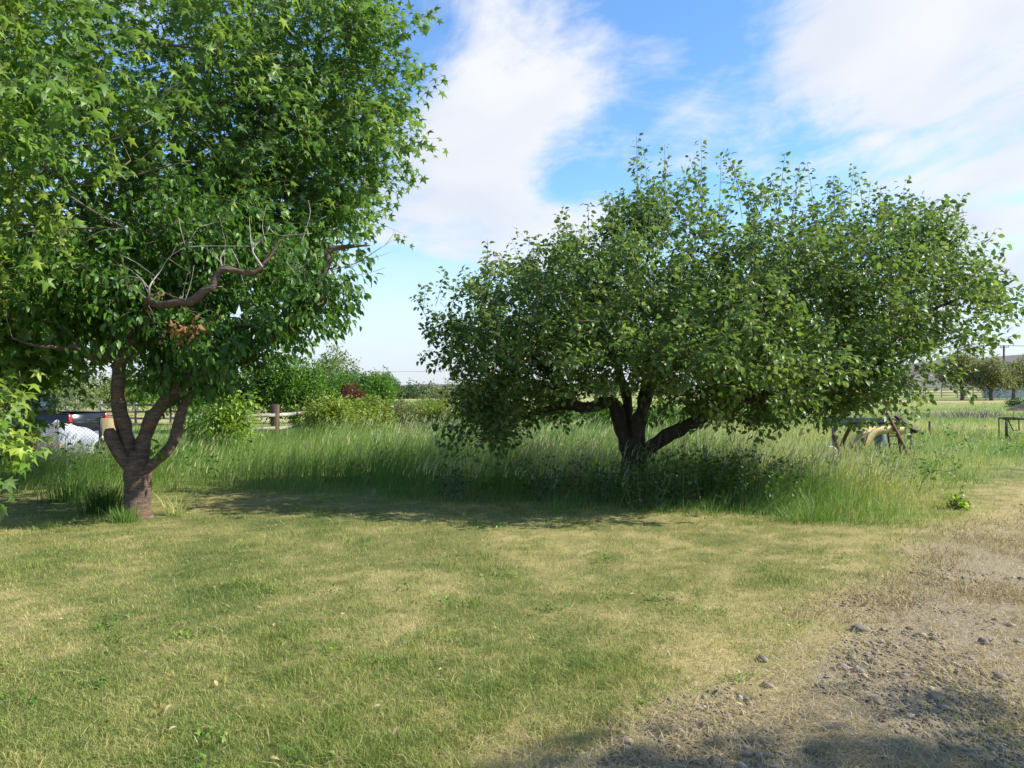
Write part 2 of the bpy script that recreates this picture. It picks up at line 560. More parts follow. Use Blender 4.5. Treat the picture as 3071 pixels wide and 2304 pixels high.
def ground_mat():
    m, nt, b = new_mat('ground_soil')
    g = tint_out(nt)                                     # 0 green turf, 1 dry thatch
    pa = nt.nodes.new('ShaderNodeAttribute'); pa.attribute_name = 'path'
    fa = nt.nodes.new('ShaderNodeAttribute'); fa.attribute_name = 'far'
    n = noise_out(nt, 9, 8, .7)
    nb = noise_out(nt, 60, 6, .7)
    add = nt.nodes.new('ShaderNodeMath'); add.operation = 'MULTIPLY_ADD'
    nt.links.new(n, add.inputs[0]); add.inputs[1].default_value = .7
    sub = nt.nodes.new('ShaderNodeMath'); sub.operation = 'SUBTRACT'; sub.inputs[1].default_value = .35
    nt.links.new(g, sub.inputs[0]); nt.links.new(sub.outputs[0], add.inputs[2])
    lawn = ramp(nt, add.outputs[0], [(0, (.075, .10, .026)), (.45, (.18, .17, .06)), (1, (.36, .29, .13))])
    dirt = ramp(nt, nb, [(.25, (.13, .105, .078)), (.5, (.25, .205, .145)), (.75, (.38, .31, .215))])
    farc = ramp(nt, add.outputs[0], [(0, (.10, .16, .035)), (.45, (.19, .225, .062)), (.75, (.29, .27, .10)), (1, (.38, .32, .16))])

    def mixc(f, a, c):
        x = nt.nodes.new('ShaderNodeMix'); x.data_type = 'RGBA'
        nt.links.new(f, x.inputs['Factor']); nt.links.new(a, x.inputs['A']); nt.links.new(c, x.inputs['B'])
        return x.outputs['Result']
    c = mixc(fa.outputs['Fac'], lawn, farc)
    c = mixc(pa.outputs['Fac'], c, dirt)
    nt.links.new(c, b.inputs['Base Color'])
    b.inputs['Roughness'].default_value = .95
    b.inputs['Specular IOR Level'].default_value = .1
    bump(nt, b, nb, .6, .02)
    return m


def plain(name, col, rough=.5, metal=0, emit=None):
    m, nt, b = new_mat(name)
    n = noise_out(nt, 30, 3, .5)
    lo = tuple(q * .85 for q in col)
    nt.links.new(ramp(nt, n, [(.3, lo), (.7, col)]), b.inputs['Base Color'])
    b.inputs['Roughness'].default_value = rough
    b.inputs['Metallic'].default_value = metal
    return m


M['carpaint'] = plain('black_car_paint', (.010, .011, .014), .22)
M['bedliner'] = plain('black_bedliner', (.008, .008, .009), .7)
M['glass'] = plain('dark_window_glass', (.03, .045, .06), .06)
M['redlens'] = plain('red_lamp_lens', (.55, .02, .03), .2)
M['amber'] = plain('amber_lamp_lens', (.75, .28, .03), .2)
M['chrome'] = plain('chrome', (.6, .6, .62), .18, 1.0)
M['rubber'] = plain('tyre_rubber', (.02, .02, .02), .85)

# ------------------------------------------------------------------ ground
def lawn_dry(x, y):
    n = fbm(x, y, 1.5, 31, 4) * .34 + fbm(x, y, .34, 33, 3) * .36 + fbm(x, y, .11, 35, 2) * .30
    v = (n - .5) * 2.2 + .50
    v = v + .25 * ss(-1.5, 0.3, x - np.interp(y, EDGE_D, EDGE_X))      # drier beside the drive
    return np.clip(v, 0, 1)


def build_ground():
    def axis(lo, hi, step, far0, far1, k):
        a = np.arange(lo, hi + 1e-6, step)
        g1 = -np.geomspace(1, far0, k)[1:][::-1] + lo + 1
        g2 = np.geomspace(1, far1, k)[1:] + hi - 1
        return np.concatenate([g1, a, g2])
    xs = axis(-13, 13, .13, 4500, 4500, 45)
    ys = axis(-3, 25, .13, 300, 4500, 45)
    X, Y = np.meshgrid(xs, ys)
    x, y = X.ravel(), Y.ravel()
    z = gh(x, y)
    nx = len(xs)
    i = np.arange(len(ys) - 1)[:, None] * nx + np.arange(nx - 1)[None]
    i = i.ravel()
    f = np.concatenate([np.stack([i, i + 1, i + nx + 1], 1), np.stack([i, i + nx + 1, i + nx], 1)])
    a = Acc()
    d = np.hypot(x, y)
    dry = lawn_dry(x, y)
    farn = np.clip(.5 + (fbm(x / 6, y, 9, 41, 4) - .5) * 3.0, 0, 1)
    t = dry * (1 - ss(14, 30, d)) + farn * ss(14, 30, d)
    t = np.clip(t + .45 * pathness(x, y) * ss(5, 9, y) * (1 - ss(16, 30, y)), 0, 1)
    a.add(np.stack([x, y, z], 1), f, t)
    o = a.obj('ground', ground_mat(), kind='structure', smooth=True)
    o['label'] = 'dry lawn, gravel drive and weedy field'
    for nm, val in (('path', pathness(x, y) * (1 - .75 * ss(6, 10.5, y))), ('far', ss(9.5, 13, tallness(x, y) + 10.5))):
        at_ = o.data.attributes.new(nm, 'FLOAT', 'POINT')
        at_.data.foreach_set('value', val.astype(np.float32))
    return o


build_ground()


def ridge(name, px0, px1, dist, crest, seed):
    """a long low hill; crest(px) gives its skyline row"""
    xs = np.linspace(px0, px1, 160)
    V, nr = [], 9
    for j in range(nr):
        t = j / (nr - 1)                       # 0 front foot .. 1 crest
        dd = dist + t * dist * .22
        hz = np.array([max(1.0, (HZ - crest(p)) / F * (dist * 1.22) + CAMH) for p in xs])
        z = hz * (t ** 1.25) + (fbm(xs, np.full_like(xs, j * 37.), 60, seed, 4) - .5) * hz * .25 * math.sin(math.pi * t) - 3 * (t == 0)
        V.append(np.stack([(xs - 512) / F * dd, np.full_like(xs, dd), z], 1))
    V.append(V[-1] + np.array([0, dist * .5, -1]) * 1.0)
    V[-1][:, 2] = -3
    n = len(xs)
    f = []
    for j in range(len(V) - 1):
        i = j * n + np.arange(n - 1)
        f += [np.stack([i, i + 1, i + n + 1], 1), np.stack([i, i + n + 1, i + n], 1)]
    a = Acc().add(np.concatenate(V), np.concatenate(f))
    o = a.obj(name, M['hill'], kind='structure', smooth=True)
    return o


ridge('hill', -700, 760, 2600, lambda p: 388.5 - 4.5 * math.exp(-((p - 470) / 130) ** 2) - 5 * math.exp(-((p + 200) / 240) ** 2), 2)
ridge('hill', 560, 1900, 1900, lambda p: 388 - 27 * ss(760, 960, p) - 12 * ss(960, 1060, p) + 9 * vnoise(p, 0, 45, 3) - 3, 6)

# ------------------------------------------------------------------ blades of grass
def blades(a, x, y, z, h, w, lean, lang, tint, segs=2, face=None):
    n = len(x)
    face = U(0, 2 * math.pi, n) if face is None else face
    side = np.stack([np.cos(face), np.sin(face), np.zeros(n)], 1)
    ld = np.stack([np.cos(lang), np.sin(lang), np.zeros(n)], 1)
    base = np.stack([x, y, z], 1)
    k = 2 * segs + 1
    V = np.zeros((n, k, 3))
    for s in range(segs + 1):
        t = s / segs
        c = base + ld * (h * lean * t * t)[:, None]
        c[:, 2] += h * t * (1 - .35 * np.minimum(lean, 1.4) * t)
        if s < segs:
            ww = (w * (1 - t) ** .6 * .5)[:, None]
            V[:, 2 * s] = c - side * ww
            V[:, 2 * s + 1] = c + side * ww
        else:
            V[:, 2 * segs] = c
    f = []
    for s in range(segs - 1):
        b = 2 * s
        f += [(b, b + 1, b + 3), (b, b + 3, b + 2)]
    f.append((2 * segs - 2, 2 * segs - 1, 2 * segs))
    f = np.array(f)
    ff = f[None] + (np.arange(n) * k)[:, None, None]
    a.add(V.reshape(-1, 3), ff.reshape(-1, 3), np.repeat(tint, k))
    return V[:, 2 * segs]


def lawn_points(n, dmin, dmax, pad=1.3):
    """evenly spread in the picture rather than on the ground"""
    d = 1 / U(1 / dmax ** 1.15, 1 / dmin ** 1.15, n) ** (1 / 1.15)
    hw = .70 * d + pad
    x = U(-1, 1, n) * hw
    return x, d


def build_lawn():
    a = Acc()
    x, y = lawn_points(420000, 2.5, 13.5)
    keep = (tallness(x, y) < .35) & (rng.random(len(x)) > pathness(x, y) * .80 * (1 - .45 * ss(4.8, 7.5, y)))
    x, y = x[keep], y[keep]
    dry = lawn_dry(x, y)
    thin = rng.random(len(x)) < (1 - .45 * ss(.55, 1, dry))
    x, y, dry = x[thin], y[thin], dry[thin]
    n = len(x)
    clump = fbm(x, y, .55, 51, 3)
    h = (.024 + .03 * clump + .05 * ss(.52, .78, clump) * (1 - dry)) * U(.5, 1.5, n)
    tint = np.clip(.07 + dry * .60 + rng.normal(0, .19, n) + .12 * (clump < .4) + .04 + .3 * pathness(x, y), 0, 1)
    d = np.hypot(x, y)
    w = .0026 * (1 + .09 * d) * U(.7, 1.3, n)
    blades(a, x, y, gh(x, y) - .004, h, w, U(.2, 1.3, n), U(0, 2 * math.pi, n), tint, 2)
    o = a.obj('lawn_grass', M['lawn'], kind='stuff')
    tag(o, 'short mown yellow-green lawn grass with dry straw patches', 'grass')
    # straw litter lying flat
    a = Acc()
    x, y = lawn_points(90000, 2.5, 13.5)
    k = (rng.random(len(x)) < .07 + .85 * pathness(x, y) * ss(.3, .55, fbm(x, y, .5, 61, 3)) + .25 * ss(.6, .95, lawn_dry(x, y))) & (tallness(x, y) < .1)
    x, y = x[k], y[k]
    n = len(x)
    blades(a, x, y, gh(x, y) + U(.003, .014, n), U(.02, .065, n), U(.002, .004, n) * (1 + .07 * y), U(1.6, 4.0, n), U(0, 6.283, n), rng.random(n), 2)
    # short dry bents along the drive farther up
    d = 1 / U(1 / 17, 1 / 5.0, 60000)
    x = U(0, 1, 60000) * (.72 * d + 1.5)
    k = (rng.random(60000) < pathness(x, d) * ss(.3, .55, fbm(x, d, .6, 63, 3))) & (tallness(x, d) < 1.2)
    x, y = x[k], d[k]
    n = len(x)
    blades(a, x, y, gh(x, y) - .003, U(.03, .10, n), U(.003, .005, n) * (1 + .08 * y), U(.2, 1.6, n), U(0, 6.283, n), U(.1, .9, n), 2)
    o = a.obj('straw_litter', M['straw'], kind='stuff')
    tag(o, 'loose dry straw and clippings scattered on the drive and lawn', 'straw')


reseed(11)
build_lawn()

ICO_V, ICO_F = None, None


def ico():
    p = (1 + 5 ** .5) / 2
    v = np.array([(-1, p, 0), (1, p, 0), (-1, -p, 0), (1, -p, 0), (0, -1, p), (0, 1, p), (0, -1, -p), (0, 1, -p), (p, 0, -1), (p, 0, 1), (-p, 0, -1), (-p, 0, 1)], float)
    v /= np.linalg.norm(v[0])
    f = np.array([(0, 11, 5), (0, 5, 1), (0, 1, 7), (0, 7, 10), (0, 10, 11), (1, 5, 9), (5, 11, 4), (11, 10, 2), (10, 7, 6), (7, 1, 8), (3, 9, 4), (3, 4, 2), (3, 2, 6), (3, 6, 8), (3, 8, 9), (4, 9, 5), (2, 4, 11), (6, 2, 10), (8, 6, 7), (9, 8, 1)])
    return v, f


ICO_V, ICO_F = ico()


def ico2():
    v, f = list(map(tuple, ICO_V)), []
    mid = {}

    def m(a, b):
        k = (min(a, b), max(a, b))
        if k not in mid:
            q = np.array(v[a]) + np.array(v[b])
            v.append(tuple(q / np.linalg.norm(q)))
            mid[k] = len(v) - 1
        return mid[k]
    for a, b, c in ICO_F:
        x, y, z = m(a, b), m(b, c), m(c, a)
        f += [(a, x, z), (b, y, x), (c, z, y), (x, y, z)]
    return np.array(v), np.array(f)


ICO2_V, ICO2_F = ico2()


def build_gravel():
    a = Acc()
    x, y = lawn_points(110000, 2.4, 14.0)
    bare = ss(.46, .60, fbm(x, y, .75, 71, 4)) * ss(.25, .7, pathness(x, y))
    k = rng.random(len(x)) < bare * .85 + .08 * pathness(x, y)
    x, y = x[k][:31000], y[k][:31000]
    n = len(x)
    s = np.exp(rng.normal(math.log(.0062), .5, n)) * (1 + .035 * y)
    s = np.clip(s, .003, .032) * np.where(rng.random(n) < bare[k][:31000] * 2.5, 1, .6)
    sc = np.stack([s * U(.8, 1.5, n), s * U(.7, 1.2, n), s * U(.45, .8, n)], 1)
    az = U(0, 6.283, n)
    R = np.zeros((n, 3, 3))
    R[:, 0, 0] = np.cos(az); R[:, 0, 1] = np.sin(az); R[:, 1, 0] = -np.sin(az); R[:, 1, 1] = np.cos(az); R[:, 2, 2] = 1
    R[:, 2, 0] = U(-.3, .3, n); R[:, 2, 1] = U(-.3, .3, n)
    tv = np.array([(1, .15, -.1), (.1, 1, .1), (-.95, -.1, .12), (-.1, -1.05, -.05), (.12, .05, 1), (0, 0, -1), (.62, -.62, .45), (-.6, .58, .5)], float)
    tf = np.array([(0, 1, 4), (1, 7, 4), (7, 2, 4), (2, 3, 4), (3, 6, 4), (6, 0, 4), (1, 2, 7), (3, 0, 6), (1, 0, 5), (2, 1, 5), (3, 2, 5), (0, 3, 5)])
    a.inst(tv, tf, np.stack([x, y, gh(x, y) + s * .15], 1), R, sc, rng.random(n))
    o = a.obj('gravel', gravel_mat(), kind='stuff')
    tag(o, 'loose grey gravel showing through the straw on the drive', 'gravel')


reseed(12)
build_gravel()

STONES = [(860, 631, .062, 'largest rounded brown-grey stone, at the upper edge of the gravel patch'),
          (762, 661, .042, 'rounded dark stone at the left tip of the gravel patch'),
          (983, 644, .046, 'grey cobble lying in straw near the right edge, right of the largest stone'),
          (767, 687, .038, 'dark stone in straw just below the left tip of the gravel patch'),
          (936, 700, .052, 'dark stone lying at the edge of the shadow on the drive'),
          (874, 703, .044, 'dark flat stone left of another in the shadow edge of the drive'),
          (851, 659, .040, 'brown cobble in the middle of the gravel patch below the largest stone'),
          (874, 664, .036, 'greenish grey cobble at the lower right end of the gravel patch'),
          (1000, 681, .048, 'pale grey flat stone near the right frame edge above the shadow'),
          (810, 752, .030, 'small purple-grey stone in the shade at the bottom of the drive')]


def build_stones():
    for i, (px, py, r, lab) in enumerate(STONES):
        d = CAMH * F / (py - HZ)
        x = (px - 512) / F * d
        rg = np.random.default_rng(100 + i)
        v = ICO2_V.copy()
        n = vnoise(v[:, 0] * 1.7 + i * 5, v[:, 1] * 1.7 + v[:, 2] * 1.3, 1.0, i) - .5
        v *= (1 + .45 * n)[:, None]
        v *= np.array([rg.uniform(.95, 1.3), rg.uniform(.8, 1.0), rg.uniform(.5, .7)]) * r * .8
        v = v @ rotz(rg.uniform(0, 3)).T
        b = np.array([x, d, float(gh(x, d))])
        a = Acc().add(v + b + np.array([0, 0, r * .2]), ICO2_F)
        o = a.obj('stone', M['rock'], base=b, smooth=True)
        tag(o, lab, 'stone', 'stones on the drive')


build_stones()


def build_tall():
    # field of tall grass: dense belt behind the lawn
    a = Acc()
    hd = Acc()

    def field(n, dmin, dmax, hfun, wmul, segs, seedp, tint0, keepf=None):
        d = 1 / U(1 / dmax, 1 / dmin, n)
        x = U(-1, 1, n) * (.72 * d + 1.2)
        y = d
        tn = tallness(x, y)
        k = (tn > -.5 + .4 * rng.random(n)) & (rng.random(n) > .88 * pathness(x, y) * (1 - ss(16, 24, y)))
        cl = fbm(x, y, .8, 81, 3)
        k &= rng.random(n) < .25 + 1.3 * cl
        if keepf is not None:
            k &= keepf(x, y)
        x, y, tn, cl = x[k], y[k], tn[k], cl[k]
        m = len(x)
        h = hfun(x, y) * (.45 + .8 * cl) * U(.6, 1.25, m) * (.10 + .90 * ss(-.5, 1.9, tn))
        patch = fbm(x, y, 2.6, 83, 3)
        t = np.clip(tint0 + (patch - .5) * 1.1 + rng.normal(0, .17, m) + .30 * ss(3.5, 6, x) * (patch > .36), 0, 1)
        tips = blades(a, x, y, gh(x, y) - .01, h, wmul * (1 + .05 * y) * U(.7, 1.3, m), U(.1, 1.0, m), rng.normal(.15, 1.2, m), np.where(rng.random(m) < .05, U(.85, 1, m), t), segs)
        return tips, h, x, y

    hleft = lambda x, y: np.where(x < 1.0, .86, .80) - .42 * ss(4.2, 7.0, x) + .12 * ss(-4, 0, x) * (1 - ss(0, 3, x)) - .30 * (1 - ss(-11, -7.5, x))
    tips, h, x, y = field(105000, 8.5, 24, hleft, .0040, 3, 0, .42)
    # seed heads on some of the stems
    k = (rng.random(len(x)) < .34 * ss(.42, .62, fbm(x, y, 2.2, 91, 2)) + .03) & (h > .38) & (y > 10.5)
    p = tips[k]
    m = len(p)
    lang = rng.normal(.1, .35, m)
    blades(hd, p[:, 0], p[:, 1], p[:, 2] - .07, U(.13, .24, m), U(.012, .021, m), U(.25, .8, m), lang, rng.random(m), 3)
    # lower field beyond, thinning with distance
    hfar = lambda x, y: .34 - .12 * ss(25, 60, y) + .2 * (fbm(x, y, 5, 95, 2) > .55)
    field(52000, 22, 75, hfar, .006, 2, 0, .55)
    o = a.obj('tall_grass', M['tall'], kind='stuff')
    tag(o, 'tall uncut green grass behind the mown lawn', 'grass')
    o = hd.obj('grass_seed_heads', M['seed'], kind='stuff')
    tag(o, 'pale feathery seed heads nodding above the tall grass', 'grass')


reseed(13)
build_tall()

# ------------------------------------------------------------------ leaves
def leaf_ovate(w=.5, fold=.12, curl=.18):
    """pointed oval blade folded on its midrib; axis +y, upper face +z"""
    v = np.array([(0, 0, 0), (0, .36, .03), (0, .70, -.02), (0, 1, -curl),
                  (-w * .46, .30, fold), (-w * .40, .66, fold * .6 - .03), (w * .46, .30, fold), (w * .40, .66, fold * .6 - .03)], float)
    f = np.array([(0, 1, 4), (1, 2, 5), (1, 5, 4), (2, 3, 5), (0, 6, 1), (1, 6, 7), (1, 7, 2), (2, 7, 3)])
    return v, f


def leaf_maple():
    """five pointed lobes, tips drooping"""
    out = [(.07, .03), (.36, -.06), (.19, .20), (.56, .50), (.18, .46), (0, 1.0)]
    pts = [(x, y) for x, y in out] + [(-x, y) for x, y in out[-2::-1]]
    v = [(0, .28, .04)] + [(x, y, -.42 * (x * x + (y - .28) ** 2) ** .8) for x, y in pts]
    n = len(pts)
    f = [(0, i + 1, i + 2) for i in range(n - 1)] + [(0, n, 1)]
    return np.array(v, float), np.array(f)


def leaf_quad(w=.6):
    v = np.array([(0, 0, 0), (w / 2, .5, .06), (0, 1, -.08), (-w / 2, .5, .06)], float)
    return v, np.array([(0, 1, 2), (0, 2, 3)])


L_PEAR = leaf_ovate(.62, .14, .20)
L_CHERRY = leaf_ovate(.46, .10, .16)
L_MAPLE = leaf_maple()
L_QUAD = leaf_quad(.62)


def frames(axis, hint):
    a = unit(axis)
    x = unit(np.cross(a, hint))
    z = np.cross(x, a)
    return np.stack([x, a, z], 1)


def leaves_on(p, u, L, n, spread, gravity, wind, up, tipbias=1.0, jit=.03, axmix=.45, sagk=.25):
    """leaves along shoots: p origin, u direction, L length (arrays), n leaves each. Returns pos, R, shoot index"""
    m = len(p)
    idx = np.repeat(np.arange(m), n)
    j = np.tile(np.arange(n), m)
    t = ((j + U(.2, .8, m * n)) / n) ** tipbias
    u = unit(u)
    ref = unit(np.cross(u, rdir(m)))
    ref2 = np.cross(u, ref)
    ang = j * 2.4 + np.repeat(U(0, 6.28, m), n) + U(-.4, .4, m * n)
    rad = np.cos(ang)[:, None] * ref[idx] + np.sin(ang)[:, None] * ref2[idx]
    pos = p[idx] + u[idx] * (L[idx] * t)[:, None] + rad * spread + rng.normal(0, jit, (m * n, 3))
    pos[:, 2] -= (L[idx] * t) ** 2 * sagk
    axis = u[idx] * axmix + rad * .8 + np.array([0, 0, -1.0]) * gravity * U(.4, 1.3, m * n)[:, None] + np.asarray(wind) + rng.normal(0, .25, (m * n, 3))
    hint = np.array([0, 0, 1.0]) * up + rad * .5 + rng.normal(0, .45, (m * n, 3))
    return pos, frames(axis, hint), idx


class Tree:
    def __init__(s, name, label, base, bark, cat='tree', group=None):
        s.o = thing(name, label, cat, base, group)
        s.bark = bark
        s.thick = 1.0
        s.P, s.R, s.D = [], [], []
        s.br = Acc()

    def limb(s, pts, rad, part='limb', n=14, wob=.4, step=.06, label=None, rough=.55):
        P, r = smooth_path(pts, np.asarray(rad) * s.thick, step)
        if rough:
            k = np.arange(len(P)) * step / .06
            P = P + np.stack([vnoise(k, k * 0 + q * 9.1 + len(s.P), 3.2, q) - .5 for q in range(3)], 1) * (r * rough)[:, None]
            r = r * (1 + .5 * rough * (vnoise(k, k * 0 + len(s.P) * 3.3, 2.6, 4) - .45))
        a = Acc().tube(P, r, n, wob=wob, seed=len(s.P))
        o = a.obj(part, s.bark, s.o, smooth=True)
        if label:
            o['label'] = label
        s.nodes(P, r)
        return o

    def nodes(s, P, r):
        s.P.append(P); s.R.append(r); s.D.append(unit(np.gradient(P, axis=0)))

    def grow(s, tips, step=.22, sag=.0, lift=.15, rbase=.005, rk=.010, n=5, wander=.04):
        P = np.concatenate(s.P); r = np.concatenate(s.R); D = np.concatenate(s.D)
        d0 = np.array([np.min(((P - t) ** 2).sum(1)) for t in tips])
        cap = len(P) + 40 * len(tips)
        PP = np.zeros((cap, 3)); RR = np.zeros(cap); DD = np.zeros((cap, 3))
        c = len(P); PP[:c] = P; RR[:c] = r; DD[:c] = D
        ends, dirs = [], []
        for i in np.argsort(d0):
            t = tips[i]
            dd = np.sqrt(((PP[:c] - t) ** 2).sum(1))
            k = int(np.argmin(dd + .25 * (PP[:c, 2] > t[2] + .3)))
            L = dd[k]
            if L < .06:
                continue
            p0 = PP[k]
            m = max(3, min(24, int(L / step) + 2))
            q = np.linspace(0, 1, m)[:, None]
            ctrl = (p0 + t) / 2 + DD[k] * L * .22 + np.array([0, 0, lift * L - sag * L])
            B = (1 - q) ** 2 * p0 + 2 * q * (1 - q) * ctrl + q * q * t
            B[1:-1] += rng.normal(0, wander * min(L, 1.0), (m - 2, 3))
            r0 = min(RR[k] * .75, rbase + rk * L)
            rr = np.linspace(r0, .0035, m)
            s.br.tube(B, rr, n if r0 > .012 else 4, cap=False)
            e = min(c + m - 1, cap)
            PP[c:e] = B[1:][:e - c]; RR[c:e] = rr[1:][:e - c]
            g = unit(np.gradient(B, axis=0))
            DD[c:e] = g[1:][:e - c]
            c = e
            ends.append(t); dirs.append(g[-1])
        s.PP, s.RR, s.DD = PP[:c], RR[:c], DD[:c]
        return np.array(ends), np.array(dirs)

    def twigs(s, mat, name='branches'):
        o = s.br.obj(name, mat, s.o, kind='stuff', smooth=True)
        return o

    def crown(s, tmpl, mat, pos, R, size, tint, singles=0, name='crown'):
        """foliage as one part; the leaves that show largest are single objects under it"""
        px = 512 + pos[:, 0] / np.maximum(pos[:, 1], .1) * F
        py = HZ - (pos[:, 2] - CAMH) / np.maximum(pos[:, 1], .1) * F
        score = size / np.maximum(pos[:, 1], .5)
        score[(px < 2) | (px > 1022) | (py < 2) | (py > 766)] = 0
        pick = np.zeros(len(pos), bool)
        if singles:
            # front-most leaf in each small cell of the view, largest first
            order = np.argsort(-score)[:singles * 60]
            seen, n = set(), 0
            for i in order:
                cell = (int(px[i] // 9), int(py[i] // 9))
                if cell in seen or score[i] <= 0:
                    continue
                seen.add(cell); pick[i] = True; n += 1
                if n >= singles:
                    break
        a = Acc().inst(*tmpl, pos[~pick], R[~pick], size[~pick], tint[~pick])
        o = a.obj(name, mat, s.o, kind='stuff')
        if singles:
            var = []
            for k in range(8):
                var.append(Acc().add(tmpl[0], tmpl[1], (k + .5) / 8).mesh('leaf', mat))
            b = np.array(s.o['_b'])
            for i in np.nonzero(pick)[0]:
                l = bpy.data.objects.new('leaf', var[min(7, int(tint[i] * 8))])
                COL.objects.link(l)
                l.parent = o
                m = Matrix.Identity(4)
                for c in range(3):
                    for q in range(3):
                        m[q][c] = float(R[i, c, q] * size[i])
                m[0][3], m[1][3], m[2][3] = [float(v) for v in pos[i] - b]
                l.matrix_local = m
        return o


def in_ell(ells, n, shell=.3):
    """random points in a union of ellipsoids (centre, radii, weight), biased to the outside"""
    w = np.array([e[2] for e in ells], float); w /= w.sum()
    out = []
    for (c, r, _), k in zip(ells, rng.multinomial(n, w)):
        q = rdir(k) * (U(0, 1, k) ** shell)[:, None]
        out.append(np.asarray(c) + q * np.asarray(r))
    return np.concatenate(out)


def pell(px, py, d, rx, ry, rd, w):
    return (at(px, py, d), (rx * d / F, rd, ry * d / F), w)


def stems(s, p, u, L, r=.003):
    """thin shoots carrying the leaves"""
    n = len(p)
    tv = np.array([(math.cos(a), 0, math.sin(a)) for a in (0, 2.09, 4.19)] + [(.45 * math.cos(a), 1, .45 * math.sin(a)) for a in (0, 2.09, 4.19)])
    tf = np.array([(0, 1, 4), (0, 4, 3), (1, 2, 5), (1, 5, 4), (2, 0, 3), (2, 3, 5)])
    sc = np.stack([np.full(n, r), L, np.full(n, r)], 1)
    s.br.inst(tv, tf, p, frames(u, rdir(n)), sc, np.full(n, .5))


